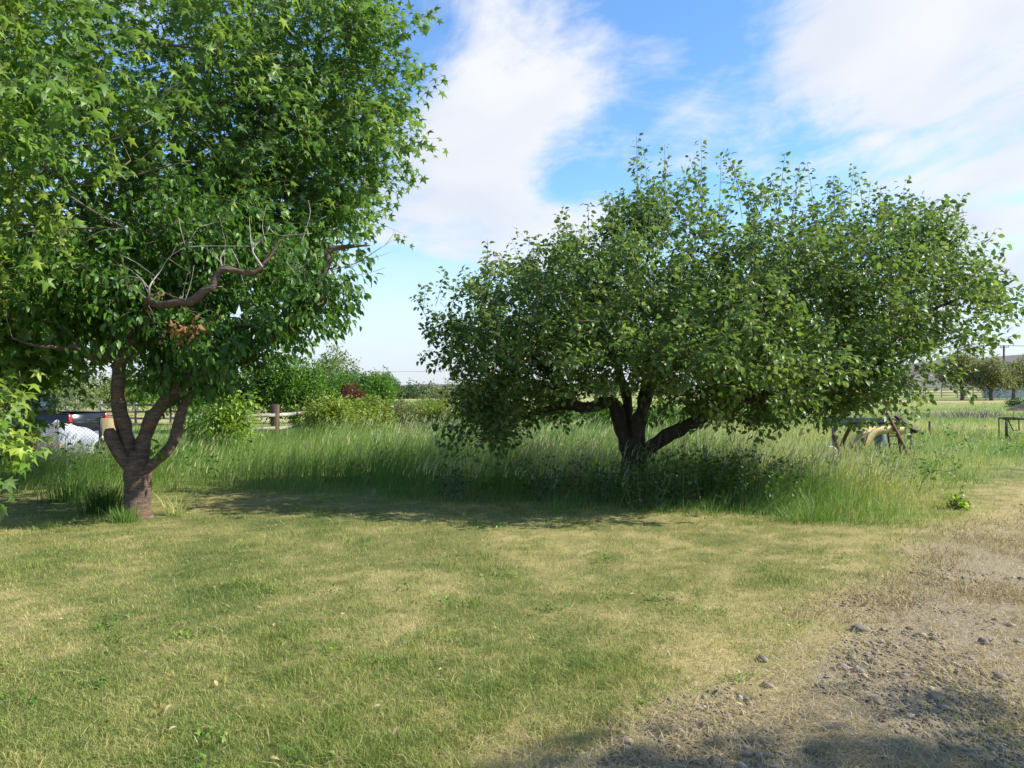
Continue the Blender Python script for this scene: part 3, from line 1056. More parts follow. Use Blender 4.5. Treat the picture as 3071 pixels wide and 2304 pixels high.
# ------------------------------------------------------------------ cherry tree (left)
def build_cherry():
    d = 9.2
    b = at(138, 517, d); b[2] = gh(b[0], b[1])
    T = Tree('cherry_tree', 'gnarled cherry tree with ringed bark and low forked trunk on the left', b, M['cherry_bark'])
    T.thick = .84
    px = d / F
    T.limb([b + (0, 0, -.06), b + (0, 0, .04), at(138, 505, d), at(138, 490, d), at(138, 474, d), at(137, 462, d), at(135, 450, d)],
           [.275, .225, .19, .178, .185, .19, .10], 'trunk', 20, .22, .04, rough=.12)
    T.limb([at(139, 474, d), at(133, 458, d), at(124, 428, d), at(119.5, 398, d), at(119.5, 364, d), at(127, 352, d), at(135, 331, 9.25), at(146, 315, 9.3), at(153, 290, 9.3), at(170, 255, 9.3)],
           [.10, .105, .098, .092, .09, .085, .075, .062, .045, .02], label='tall left limb rising into the crown')
    T.limb([at(121, 361, d), at(112, 355, 9.1), at(92, 356, 9.0), at(84, 352, 8.95), at(76, 345, 8.9), at(67, 349, 8.85), at(50, 347, 8.7), at(32, 345, 8.6), at(12, 338, 8.5)],
           [.06, .062, .055, .058, .05, .032, .026, .022, .012], n=10, label='crooked side limb reaching left')
    T.limb([at(133, 470, d - .05), at(124, 458, d - .1), at(117, 445, d - .12), at(112, 432, d - .15), at(110.5, 428, d - .16)], [.08, .085, .085, .085, .05], 'limb_stub', n=12, wob=.3, label='sawn-off stump of a limb on the left')
    T.limb([at(139, 474, d), at(142, 461, d), at(145, 440, d), at(152, 419, d), at(169, 397, d), at(190, 380, d), at(211, 368, d), at(234, 358, 9.15), at(274, 338, 9.0), at(298, 324, 8.9), at(318, 307, 8.8), at(325, 297, 8.75), at(319.5, 285, 8.7), at(326, 267, 8.7), at(329.5, 251, 8.7), at(348, 246.5, 8.7), at(370, 245, 8.65)],
           [.09, .105, .10, .095, .092, .09, .086, .08, .07, .066, .058, .06, .05, .046, .04, .03, .008], label='long right limb with a crooked upright end')
    T.limb([at(141, 476, d - .03), at(153, 466, d - .05), at(166, 453, d - .05), at(175.5, 436, d), at(181, 412, d), at(190, 394, d + .1), at(205, 375, d + .3), at(230, 345, d + .5), at(255, 300, d + .6)],
           [.07, .082, .075, .072, .066, .058, .05, .04, .015], label='short lower right limb')
    T.limb([at(145, 317, 9.3), at(146, 306, 8.8), at(149, 299, 8.4), at(155, 302.6, 8.3), at(172, 304, 8.2), at(192, 301, 8.15), at(205, 290, 8.1), at(213.5, 287, 8.1), at(215, 278, 8.1), at(222, 269.5, 8.1), at(240, 272.5, 8.1), at(255, 272.5, 8.1), at(266, 260, 8.1), at(274, 250, 8.1), at(278, 240, 8.1)],
           [.03, .04, .045, .05, .055, .055, .052, .05, .045, .046, .036, .033, .028, .02, .008], n=12, wob=.4, label='twisted bare branch with orange bark in front of the leaves')
    T.limb([at(211, 366, d), at(218, 345, 9.0), at(225, 328, 8.9), at(245, 325, 8.8), at(270, 322, 8.7)], [.03, .03, .028, .022, .01], n=8)
    # bare dead twigs around the crooked branch and off the right side
    dt = Acc()
    tw = [([(149, 298), (149, 288), (153, 280), (160, 271), (169, 257), (185, 247)], 8.15, .011),
          ([(185, 247), (205, 246), (225, 246), (250, 246)], 8.1, .007), ([(185, 247), (181, 232), (178, 217)], 8.1, .006), ([(185, 247), (192, 236), (198, 227)], 8.1, .005),
          ([(262, 267), (252, 250), (260, 240), (267, 231), (269, 226)], 8.1, .013), ([(269, 228), (277, 235), (290, 235), (312, 233)], 8.1, .006),
          ([(252, 250), (250, 235), (249, 217)], 8.1, .006), ([(231, 249), (238, 262), (241, 275), (244, 284)], 8.1, .005), ([(150, 298), (160, 291), (172, 296), (184, 299)], 8.05, .004),
          ([(150, 290), (140, 278), (127, 268), (112, 264)], 8.1, .006), ([(140, 278), (128, 276), (116, 277)], 8.1, .004), ([(149, 296), (143, 282), (134, 272)], 8.1, .005),
          ([(222, 268), (220, 258), (224, 250)], 8.1, .012), ([(222, 265), (216, 256), (212, 248)], 8.1, .005), ([(185, 300), (190, 285), (194, 265)], 8.1, .005),
          ([(330, 270), (356, 263), (380, 248), (402, 234)], 8.9, .008), ([(360, 262), (382, 255), (396, 250)], 8.9, .004), ([(384, 246), (392, 236), (394, 229)], 8.9, .004),
          ([(330, 280), (352, 276), (372, 272), (386, 267)], 8.9, .006), ([(310, 268), (322, 275), (340, 279)], 8.6, .004), ([(286, 262), (300, 280), (314, 300)], 8.5, .006),
          ([(300, 245), (306, 228), (310, 212), (308, 200)], 8.8, .007), ([(306, 228), (318, 220), (326, 216)], 8.8, .004), ([(266, 243), (262, 226), (266, 205)], 8.3, .005),
          ([(120, 255), (135, 262), (160, 280)], 8.4, .005), ([(86, 238), (104, 230), (128, 228)], 8.5, .006), ([(198, 227), (215, 222), (232, 215)], 8.1, .004)]
    for pts, dd, r in tw:
        P, rr = smooth_path([at(x, y, dd + U(-.12, .12)) for x, y in pts], np.linspace(r, r * .35, len(pts)), .06)
        dt.tube(P, rr, 5)
    dt.obj('dead_twigs', M['greytwig'], T.o, kind='stuff', smooth=True)
    ells = [pell(215, 285, 9.3, 125, 55, 1.2, 5), pell(205, 235, 9.6, 95, 40, 1.0, 2.0), pell(322, 293, 8.9, 46, 36, .8, 1.7), pell(95, 300, 9.1, 70, 45, 1.1, 2.0),
            pell(192, 368, 9.5, 38, 38, .7, 1.6), pell(250, 345, 9.0, 60, 24, .8, 1.5), pell(150, 340, 9.5, 60, 35, .8, 1.3), pell(310, 325, 8.9, 42, 20, .6, .7), pell(175, 200, 9.2, 25, 22, .4, .35)]
    tips = in_ell(ells, 460, .5)
    qx = 512 + tips[:, 0] / tips[:, 1] * F; qy = HZ - (tips[:, 2] - CAMH) / tips[:, 1] * F
    tips = tips[qy < np.interp(qx, [0, 60, 140, 155, 215, 235, 280, 305, 330, 360, 380], [335, 335, 340, 385, 388, 362, 342, 322, 302, 288, 280])]
    ends, dirs = T.grow(tips, lift=.1)
    # drooping leaf clusters
    e = np.repeat(ends, 4, 0) + rng.normal(0, .13, (len(ends) * 4, 3))
    u = unit(np.repeat(dirs, 4, 0) * .6 + rdir(len(e)) * .7 + (0, 0, -.15))
    L = U(.10, .28, len(e))
    # keep the twisted branch readable: fewer leaves right in front of it
    qx = 512 + e[:, 0] / e[:, 1] * F; qy = HZ - (e[:, 2] - CAMH) / e[:, 1] * F
    k = ~((qx > 143) & (qx < 285) & (qy > 225) & (qy < 310) & (e[:, 1] < 8.75))
    e, u, L = e[k], u[k], L[k]
    stems(T, e, u, L)
    pos, R, _ = leaves_on(e, u, L, 9, .035, 1.15, (.18, 0, 0), .35, .8, .035, .5)
    n = len(pos)
    T.twigs(M['twig'])
    T.crown(L_CHERRY, M['cherry'], pos, R, U(.075, .135, n), np.clip(rng.normal(.45, .22, n), 0, .97), 300)
    # sprig of leaves on the trunk fork
    p = np.array([at(157, 452, 8.98)]); uu = np.array([[.2, -.4, .6]])
    pos, R, _ = leaves_on(np.repeat(p, 3, 0), unit(uu + rdir(3) * .4), np.full(3, .09), 5, .02, .8, (0, 0, 0), .4)
    T.crown(L_CHERRY, M['cherry'], pos, R, U(.07, .12, len(pos)), U(.5, .9, len(pos)), 0, 'trunk_sprig')
    # withered orange-brown leaf clusters caught in the crown
    pos = np.concatenate([at(x, y, 8.3) + rng.normal(0, 1, (k, 3)) * (sx, .05, sz) for x, y, k, sx, sz in ((184, 331, 60, .13, .05), (196, 326, 14, .05, .04), (170, 296, 10, .07, .03), (211, 286, 5, .03, .02))])
    R = frames(rdir(len(pos)) + (0, 0, -.6), rdir(len(pos)))
    T.crown(L_CHERRY, M['deadleaf'], pos, R, U(.05, .11, len(pos)), rng.random(len(pos)), 0, 'withered_leaves')


reseed(14)
build_cherry()


# ------------------------------------------------------------------ silver maple (behind, trunk out of frame on the left)
def build_maple():
    b = np.array([-10.4, 12.6, 0.0]); b[2] = gh(b[0], b[1])
    T = Tree('maple_tree', 'tall silver maple with lobed leaves filling the upper left', b, M['bark'])
    T.limb([b + (0, 0, -.1), b + (0, 0, .3), b + (.05, 0, 1.5), b + (.15, .1, 2.6)], [.5, .40, .34, .30], 'trunk', 18)
    f = b + (.12, .05, 2.3)
    for pts, r in (([f, (-9, 13.2, 3.9), (-7, 13.8, 5.2), (-5, 13.6, 6.0), (-3, 13.0, 6.4)], [.17, .12, .08, .05, .015]),
                   ([f, (-9.4, 11, 3.5), (-8, 9.6, 4.6), (-6.6, 8.4, 5.2), (-5.2, 7.9, 5.6)], [.16, .12, .09, .05, .015]),
                   ([f, (-10, 12.7, 5), (-9, 12.8, 7.6), (-8, 12.7, 10.2)], [.22, .18, .12, .03]),
                   ([f, (-9, 13, 3.2), (-7, 13.2, 3.9), (-5, 13, 4.4), (-3.2, 12.5, 4.6), (-2.2, 12.4, 4.7)], [.15, .11, .08, .05, .03, .012]),
                   ([f, (-9.6, 10.8, 2.9), (-8.2, 9.4, 3.1), (-7, 8.7, 2.8), (-6, 8.5, 2.3)], [.12, .09, .06, .035, .012]),
                   ([f, (-11.5, 12, 4.5), (-13, 11.6, 6.5)], [.2, .13, .03])):
        T.limb(pts, r, n=10, step=.12)
    # slender branches seen sweeping across the crown
    for pts, dd, r in (([(5, 118), (45, 115), (80, 105)], 8.6, .02), ([(100, 173), (125, 177), (160, 168), (190, 160)], 10, .02), ([(35, 162), (60, 176), (95, 185), (130, 160)], 8.6, .018),
                       ([(0, 223), (35, 225), (80, 228), (128, 228)], 9, .02), ([(150, 42), (200, 48), (245, 55), (278, 50)], 11, .022), ([(235, 75), (265, 77), (300, 74), (340, 78)], 11.5, .02),
                       ([(20, 140), (60, 146), (110, 140), (150, 120)], 9.2, .016), ([(60, 190), (100, 215), (140, 235)], 8.8, .014), ([(250, 120), (290, 115), (330, 116), (375, 112)], 11.4, .02), ([(270, 178), (310, 182), (355, 186)], 11.4, .016)):
        P, rr = smooth_path([at(x, y, dd) for x, y in pts], np.linspace(r, r * .4, len(pts)), .1)
        T.br.tube(P, rr, 6); T.nodes(P, rr)
    ells = [((-7.6, 12.5, 6.6), (6.15, 3.9, 4.6), 9), ((-4.1, 12.0, 6.2), (2.7, 2.4, 3.0), 4.5), ((-3.9, 12.0, 4.6), (1.7, 1.6, .9), 1.4), ((-6.7, 8.3, 5.0), (2.2, 1.1, 2.5), 3.2),
            ((-6.9, 9.6, 2.3), (1.25, 1.1, 1.15), 2.0), ((-5.75, 7.9, 1.35), (.28, .4, .45), .12), ((-5.9, 10.8, 3.6), (2.2, 1.2, 1.6), 1.6), ((-8.5, 13.5, 3.2), (4.0, 2.5, 1.5), 1.2)]
    tips = in_ell(ells, 1780, .5)
    tips = tips[(tips[:, 2] < 10.8) & ((tips[:, 2] < 8.6) | (rng.random(len(tips)) < .5))]
    # nothing of it hangs in front of the cherry's lower crown
    qx = 512 + tips[:, 0] / tips[:, 1] * F; qy = HZ - (tips[:, 2] - CAMH) / tips[:, 1] * F
    tips = tips[~((tips[:, 1] < 9.7) & (qx > 85) & (qy > 190))]
    qx = 512 + tips[:, 0] / tips[:, 1] * F; qy = HZ - (tips[:, 2] - CAMH) / tips[:, 1] * F
    edge = 306 + 62 * vnoise(qy, 0 * qy, 30, 3) + 34 * vnoise(qy, 0 * qy, 12, 5) - 40 * ss(205, 260, qy)
    tips = tips[(qx < edge) & ~((qx > 20) & (qy > 366)) & (qy < 452)]
    # sprays reaching past the crown's right edge
    spr = [((325, 14), (386, 36)), ((330, 26), (380, 46)), ((340, 5), (370, 10)), ((325, 84), (398, 104)), ((330, 98), (392, 112)), ((330, 110), (384, 124)), ((335, 138), (366, 152)), ((335, 164), (378, 174)), ((325, 190), (368, 204)), ((335, 58), (366, 66)), ((318, 205), (350, 214))]
    tips = np.concatenate([tips] + [np.linspace(at(*a_, 12 + U(-.8, .8)), at(*c_, 12 + U(-.8, .8)), 8) + rng.normal(0, .10, (8, 3)) for a_, c_ in spr])
    ends, dirs = T.grow(tips, lift=.12, sag=.05)
    m = 4
    e = np.repeat(ends, m, 0) + rng.normal(0, .22, (len(ends) * m, 3))
    out = unit(e - np.array([-9.0, 12.6, 5.0]))
    u = unit(np.repeat(dirs, m, 0) * .6 + out * .5 + rdir(len(e)) * .55 + (0.15, 0, .05))
    L = U(.25, .6, len(e))
    stems(T, e, u, L, .004)
    pos, R, _ = leaves_on(e, u, L, 9, .07, .85, (.22, -.1, 0), .75, .75, .05, .35)
    n = len(pos)
    T.twigs(M['twig'])
    clump = vnoise(pos[:, 0] + pos[:, 1], pos[:, 2], .8, 7)
    tint = np.clip(np.repeat(rng.normal(.40, .16, len(e)), 9) + rng.normal(0, .11, n) + (clump - .5) * .5 + .27 * (pos[:, 1] < 9.6), 0, 1)
    T.crown(L_MAPLE, M['maple'], pos, R, (.082 + .098 * rng.random(n) ** 1.3) * np.where(pos[:, 1] < 9.8, 1.15, 1.0), tint, 300)


reseed(15)
build_maple()


# ------------------------------------------------------------------ pear tree (right)
def build_pear():
    d = 11.8
    b = at(634, 489, d); b[2] = gh(b[0], b[1])
    T = Tree('pear_tree', 'broad spreading pear tree with upright shoots in the centre right', b, M['apple_bark'])
    T.limb([b + (0, 0, -.1), b + (0, 0, .05), at(634, 475, d), at(634, 460, d), at(634, 448, d), at(633, 436, d)], [.28, .24, .20, .19, .19, .12], 'trunk', 18, .35, .05, rough=.15)
    T.limb([at(632, 462, d), at(627, 450, d), at(621, 430, d), at(617.5, 412, d), at(610, 402.5, d - .1), at(590, 407, d - .25), at(566, 405, d - .4), at(542, 410, d - .5), at(515, 420, d - .6), at(492, 436, d - .7)],
           [.10, .11, .11, .105, .10, .085, .075, .055, .035, .012], label='low limb arching out to the left')
    T.limb([at(570, 406, d - .4), at(560, 391, d - .4), at(548, 372, d - .4), at(538, 364, d - .5), at(515, 345, d - .5), at(490, 325, d - .6)], [.05, .05, .045, .04, .028, .01], n=10)
    T.limb([at(636, 455, d), at(638, 440, d), at(641, 417, d), at(645, 392, d), at(655, 350, d + .1), at(672, 305, d + .2), at(690, 260, d + .2)], [.11, .12, .11, .10, .08, .05, .015], label='central upright limb')
    T.limb([at(631, 445, d), at(628, 418, d + .2), at(626, 395, d + .4), at(612, 350, d + .7), at(596, 300, d + .9), at(590, 260, d + 1.0)], [.08, .085, .08, .06, .04, .012], n=10)
    T.limb([at(637, 466, d), at(645, 455, d - .1), at(656, 443, d - .2), at(674, 433, d - .4), at(692, 422, d - .6), at(715, 408, d - .8), at(760, 385, d - 1.0), at(815, 360, d - 1.0), at(870, 335, d - .8), at(930, 310, d - .6), at(985, 290, d - .5)],
           [.10, .11, .10, .10, .095, .085, .07, .055, .04, .025, .008], label='heavy low limb leaning out to the right')
    T.limb([at(700, 417, d - .7), at(735, 405, d - 1.5), at(765, 395, d - 2.0), at(800, 398, d - 2.2)], [.05, .045, .03, .01], n=8)
    T.limb([at(644, 395, d), at(675, 365, d + .6), at(730, 330, d + 1.0), at(800, 290, d + 1.2), at(850, 250, d + 1.2)], [.07, .065, .05, .03, .01], n=10)
    T.limb([at(655, 350, d + .1), at(640, 300, d - .6), at(650, 250, d - .9)], [.05, .04, .012], n=8)
    ells = [pell(690, 295, 11.4, 120, 75, 2.9, 6), pell(585, 308, 11.5, 84, 72, 2.5, 3.4), pell(508, 338, 11.3, 68, 62, 1.9, 2.7), pell(830, 295, 11.5, 112, 75, 2.7, 5), pell(900, 320, 11.3, 72, 52, 1.8, 2.0),
            pell(740, 362, 9.5, 115, 40, 1.2, 2.8), pell(850, 378, 10.6, 66, 40, 1.4, 1.7), pell(600, 345, 9.6, 60, 35, .9, .9), pell(492, 418, 11.1, 42, 36, 1.0, 1.3), pell(560, 385, 11.6, 60, 40, 1.2, 1.3),
            pell(660, 370, 10.6, 70, 30, .8, 1.0), pell(730, 402, 10.6, 60, 20, .9, .9), pell(960, 300, 11.3, 40, 25, .5, .4), pell(645, 222, 11.8, 38, 28, 1.0, .7), pell(455, 335, 11.3, 30, 14, .4, .25), pell(915, 245, 11.6, 42, 30, 1.0, .7)]
    tips = in_ell(ells, 900, .48)
    qx = 512 + tips[:, 0] / tips[:, 1] * F; qy = HZ - (tips[:, 2] - CAMH) / tips[:, 1] * F
    # open space under the low limb and around the trunk
    k = (qy < np.interp(qx, [420, 450, 520, 560, 690, 800, 880, 960], [400, 448, 446, 412, 422, 432, 424, 378])) & ~((qx > 540) & (qx < 690) & (qy > 412)) & ~((qx > 585) & (qx < 665) & (qy > 395) & (tips[:, 1] < 11.6))
    tips = tips[k]
    ends, dirs = T.grow(tips, lift=.2)
    m = 8
    e = np.repeat(ends, m, 0) + rng.normal(0, .14, (len(ends) * m, 3))
    u = unit(np.repeat(dirs, m, 0) * .5 + rdir(len(e)) * .6 + (0.05, 0, .45))
    L = U(.15, .42, len(e))
    stems(T, e, u, L, .0035)
    pos, R, _ = leaves_on(e, u, L, 10, .03, .45, (.12, 0, 0), .8, .85, .03, .5)
    # upright shoots standing above the crown
    S = [(457, 292, 262), (475, 300, 272), (500, 275, 245), (510, 270, 248), (530, 272, 236), (550, 262, 232), (560, 250, 222), (575, 245, 212), (590, 240, 205), (605, 235, 196), (617, 228, 184), (628, 215, 182),
         (642, 200, 136), (649, 205, 146), (656, 215, 160), (672, 215, 146), (690, 215, 170), (700, 205, 152), (707, 208, 142), (722, 210, 158), (735, 205, 165), (747, 200, 147), (758, 205, 160), (770, 215, 170), (782, 205, 154), (795, 210, 166),
         (808, 210, 163), (818, 205, 152), (828, 212, 166), (842, 215, 178), (856, 215, 172), (869, 212, 160), (880, 225, 180), (894, 222, 166), (906, 230, 182), (918, 235, 188), (930, 245, 205), (940, 250, 200), (955, 245, 178), (948, 255, 210), (966, 270, 212), (970, 290, 245), (965, 300, 262)]
    sp, su, sl = [], [], []
    for (x, y0, y1) in S:
        if rng.random() < .18 and y1 != 136:
            continue
        dd = 11.8 + U(-1.1, 1.1)
        y1 = y1 + U(-8, 22) * (y1 != 136); x += U(-13, 13)
        p0, p1 = at(x - U(-9, 11), y0 + 14, dd), at(x, y1, dd)
        v = p1 - p0
        sp.append(p0); su.append(v); sl.append(np.linalg.norm(v))
        for _ in range(int(rng.integers(0, 5))):    # shorter neighbours
            q = p0 + np.array([U(-.25, .25), U(-.8, .8), U(-.2, .1)])
            w = v * U(.3, .95) + rng.normal(0, .13, 3)
            sp.append(q); su.append(w); sl.append(np.linalg.norm(w))
    sp, su, sl = np.array(sp), np.array(su), np.array(sl)
    stems(T, sp, su, sl, .006)
    p2, R2, i2 = leaves_on(sp, su, sl, 26, .035, .3, (.25, 0, 0), .8, .6, .02, .3, 0)
    # long bare-ish whips off the right end
    W = [((968, 300), (1000, 285)), ((985, 292), (1012, 274)), ((975, 297), (1013, 288)), ((985, 305), (1010, 308)), ((960, 318), (1000, 322)), ((440, 336), (424, 330)), ((470, 360), (452, 372)), ((950, 345), (985, 352)), ((930, 375), (962, 378)), ((945, 385), (975, 395))]
    wp = np.array([at(a[0], a[1], 11.2) for a, c in W]); wu = np.array([at(c[0], c[1], 11.0) for a, c in W]) - wp
    wl = np.linalg.norm(wu, axis=1)
    stems(T, wp, wu, wl, .006)
    p3, R3, _ = leaves_on(wp, wu, wl, 22, .03, .3, (.1, 0, 0), .8, .6, .03, .5, 0)
    pos = np.concatenate([pos, p2, p3]); R = np.concatenate([R, R2, R3])
    n = len(pos)
    T.twigs(M['twig'])
    T.crown(L_PEAR, M['apple'], pos, R, U(.055, .112, n), np.clip(rng.normal(.40, .16, n) + (vnoise(pos[:, 0] + .7 * pos[:, 1], pos[:, 2], .45, 9) - .5) * .7 + .12 * (pos[:, 1] < 9.8), 0, 1), 300)


reseed(16)
build_pear()


# ------------------------------------------------------------------ background trees, shrubs and vines
def bush(name, label, cat, px, d, top, hw, mat, nleaf, lsize, trunk=.05, bottom=.05, group=None, bark='bark', rd=None, stems_n=5, tmpl=L_QUAD, droop=.3, lumps=9, sparse=.5, x0=None):
    """tree or shrub: trunk, limbs and a loose crown of leaves. top = skyline row, hw = half width in m"""
    x = (px - 512) / F * d if x0 is None else x0
    z0 = float(gh(x, d))
    b = np.array([x, d, z0])
    H = CAMH + (HZ - top) / F * d - z0
    T = Tree(name, label, b, M[bark], cat, group)
    reseed(int(px * 7 + d * 3))
    rd = hw * .8 if rd is None else rd
    zb = H * bottom
    cz, rz = (H + zb) / 2, (H - zb) / 2
    tr = T.limb([b + (0, 0, -.1), b + (U(-.05, .05) * hw, 0, H * .2), b + (U(-.1, .1) * hw, 0, H * .45), b + (U(-.1, .1) * hw, 0, H * .75)], [trunk * 1.3, trunk, trunk * .7, trunk * .2], 'trunk', 8, .2, max(.1, H / 14))
    ells = [(b + np.array([0, 0, cz]), (hw * .85, rd * .85, rz * .92), lumps * .6)]
    for i in range(lumps):
        q = rdir(1)[0] * U(.35, .75)
        c = b + np.array([q[0] * hw, q[1] * rd, cz + q[2] * rz])
        r = U(.3, .52)
        ells.append((c, (hw * r, rd * r, rz * r * U(.8, 1.1)), 1))
    nleaf = int(nleaf * 1.5); lsize = lsize * 1.3
    nt = max(20, int(nleaf / 40))
    tips = in_ell(ells, nt, sparse)
    tips[:, 2] = np.maximum(tips[:, 2], z0 + .03)
    ends, dirs = T.grow(tips, step=max(.2, H / 18), rbase=.006, rk=.008, n=4)
    k = 3
    e = np.repeat(ends, k, 0) + rng.normal(0, .06 * hw, (len(ends) * k, 3))
    u = unit(np.repeat(dirs, k, 0) * .5 + rdir(len(e)) * .8 + (0, 0, .2))
    L = U(.5, 1.2, len(e)) * lsize * 4
    per = max(4, int(nleaf / len(e)))
    pos, R, _ = leaves_on(e, u, L, per, lsize * .5, droop, (.1, 0, 0), .8, .8, lsize * .4, .4)
    pos[:, 2] = np.maximum(pos[:, 2], z0 + .02)
    n = len(pos)
    T.twigs(M[bark])
    cl = vnoise(pos[:, 0] + pos[:, 1], pos[:, 2], hw * .5, 3)
    T.crown(tmpl, M[mat], pos, R, lsize * U(.7, 1.3, n), np.clip(rng.normal(.45, .2, n) + (cl - .5) * .5, 0, 1))
    return T


G = 'trees and shrubs beyond the grass'
bush('green_tree', 'bright green leafy tree behind the wooden fence post', 'tree', 292, 38, 350, 2.7, 'green', 13000, .11, .09, .06, G)
bush('green_tree', 'airy pale green treetop rising behind the bright green tree', 'tree', 338, 46, 346, 1.5, 'greyleaf', 1600, .12, .07, .45, G, sparse=.6)
bush('green_tree', 'rounded bright green tree right of the red shrub', 'tree', 362, 40, 369, 2.4, 'green', 8000, .10, .07, .02, G)
bush('green_tree', 'darker green tree seen under the cherry crown, left of the bright one', 'tree', 222, 37, 362, 2.6, 'dark', 6000, .11, .10, .10, G)
bush('green_tree', 'green tree behind the long right cherry limb', 'tree', 180, 44, 358, 2.8, 'green', 5000, .12, .10, .15, G)
bush('shrub', 'small dark red leaved shrub between two green trees', 'shrub', 352, 35.5, 383, .48, 'redleaf', 900, .07, .03, .45, G)
bush('bush', 'tall olive green bush at the left edge of the pear tree', 'bush', 452, 33, 381, 1.9, 'olive', 6000, .075, .05, .0, G)
bush('willow_tree', 'small grey-green tree with bare silvery branches behind the pickup', 'tree', 74, 40, 384, 1.9, 'greyleaf', 1300, .09, .10, .35, G, bark='greywood', sparse=.5)
bush('green_tree', 'yellow-green tree at far left behind the grey-green one', 'tree', 20, 56, 362, 4.2, 'vine', 6000, .14, .14, .1, G)
bush('green_tree', 'pale green tree right of the grey-green one, beyond the far rail fence', 'tree', 118, 58, 372, 3.4, 'vine', 4500, .14, .12, .1, G)
bush('green_tree', 'dark green tree just left of the grey-green one, beyond the far rail fence', 'tree', 62, 70, 366, 3.6, 'dark', 4500, .16, .14, .1, G)
for i, (px, top, dd) in enumerate(((330, 371, 235), (341, 370, 240), (350, 372, 225), (358, 371, 236), (366, 373, 228), (373, 371, 222), (380, 371, 226), (387, 372, 220), (392, 377, 222))):
    bush('poplar_tree', ['leftmost poplar of the distant dark row', 'second poplar from the left in the distant row', 'third poplar from the left in the distant row', 'fourth poplar from the left in the distant row', 'fifth poplar from the left in the distant row',
                         'sixth poplar from the left in the distant row', 'seventh poplar from the left in the distant row', 'second poplar from the right end of the distant row', 'low rightmost poplar ending the distant row'][i], 'tree', px, dd, top, 2.2, 'poplar', 1700, .34, .2, .02, 'distant poplar row', lumps=8)
FH = 'far hedgerow trees'
for px, dd, top, hw, lab in ((408, 150, 383, 5.5, 'low far hedgerow tree right of the poplars'), (436, 165, 385, 6, 'low far hedgerow tree in the middle of the gap'), (470, 150, 383, 6, 'far hedgerow tree above the tall olive bush'), (510, 140, 382, 6, 'far hedgerow tree behind the left side of the pear tree'),
                             (560, 150, 383, 6, 'far hedgerow tree seen through the pear tree left of its trunk'), (612, 150, 382, 6, 'far hedgerow tree behind the pear trunk'), (668, 150, 383, 6, 'far hedgerow tree behind the fork of the pear tree'), (730, 160, 383, 7, 'far hedgerow tree behind the right half of the pear tree')):
    bush('hedgerow_tree', lab, 'tree', px, dd, top, hw, 'poplar', 1800, .32, .15, .0, FH, lumps=6)
V = 'vines and hedge bushes along the fence'
for px, dd, top, hw, lab, mt in ((322, 23.2, 400, .75, 'yellow-green vine draped over the fence right of the thick post', 'vine'), (345, 25, 402, .8, 'yellow-green vine around the thin grey fence post', 'vine'),
                                 (370, 27, 404, .9, 'yellow-green vine clump at the right end of the visible fence', 'vine'), (398, 29, 408, 1.1, 'low olive bush right of the vine-covered fence', 'olive'),
                                 (425, 30, 403, 1.2, 'yellow-green hedge bush in the gap between the two big trees', 'vine'), (452, 29, 405, 1.1, 'yellow-green hedge bush in front of the tall olive bush', 'vine'),
                                 (480, 28, 403, 1.1, 'hedge bush half behind the left edge of the pear tree', 'olive'), (520, 29, 404, 1.2, 'hedge bush behind the drooping left side of the pear tree', 'vine'),
                                 (560, 30, 402, 1.2, 'hedge bush seen under the pear tree left of its trunk', 'green'), (602, 29, 403, 1.1, 'bright bush right behind the pear trunk fork', 'green'),
                                 (655, 28, 405, 1.1, 'bush seen between the pear trunk and its right limb', 'green'), (700, 30, 406, 1.3, 'bush behind the low right limb of the pear tree', 'olive'), (760, 31, 408, 1.4, 'hedge bush hidden behind the right side of the pear tree', 'green')):
    bush('hedge_bush', lab, 'bush', px, dd, top - 3, hw * 1.25, mt, 3200, .075, .03, .0, V, lumps=7)
bush('sapling', 'bright yellow-green sapling between the cherry trunk and the thick fence post', 'shrub', 232, 17.5, 396, .62, 'sucker', 1500, .085, .025, .02, None, lumps=8, droop=.5, tmpl=L_CHERRY)
bush('sapling', 'leafy green sapling right behind the cherry lower right limb', 'shrub', 205, 18.5, 402, .55, 'green', 1000, .085, .02, .02, None, lumps=7, droop=.5, tmpl=L_CHERRY)
FT = 'old orchard trees in the far field'
bush('orchard_tree', 'left olive-grey orchard tree in the far field', 'tree', 962, 98, 353, 3.0, 'olive', 5200, .19, .2, .22, FT, lumps=12)
bush('orchard_tree', 'middle olive-grey orchard tree in the far field, under the power poles', 'tree', 991, 95, 358, 3.0, 'olive', 5200, .19, .2, .22, FT, lumps=12)
bush('orchard_tree', 'right olive-grey orchard tree in the far field beside the pale barn', 'tree', 1013, 100, 358, 2.6, 'olive', 4500, .19, .2, .22, FT, lumps=12)
bush('bush', 'low dark green bush in front of the far orchard trees', 'bush', 1017, 62, 401, .8, 'dark', 900, .11, .03, .0, None)
# shade tree standing behind the photographer on the right: its shadow falls over the drive


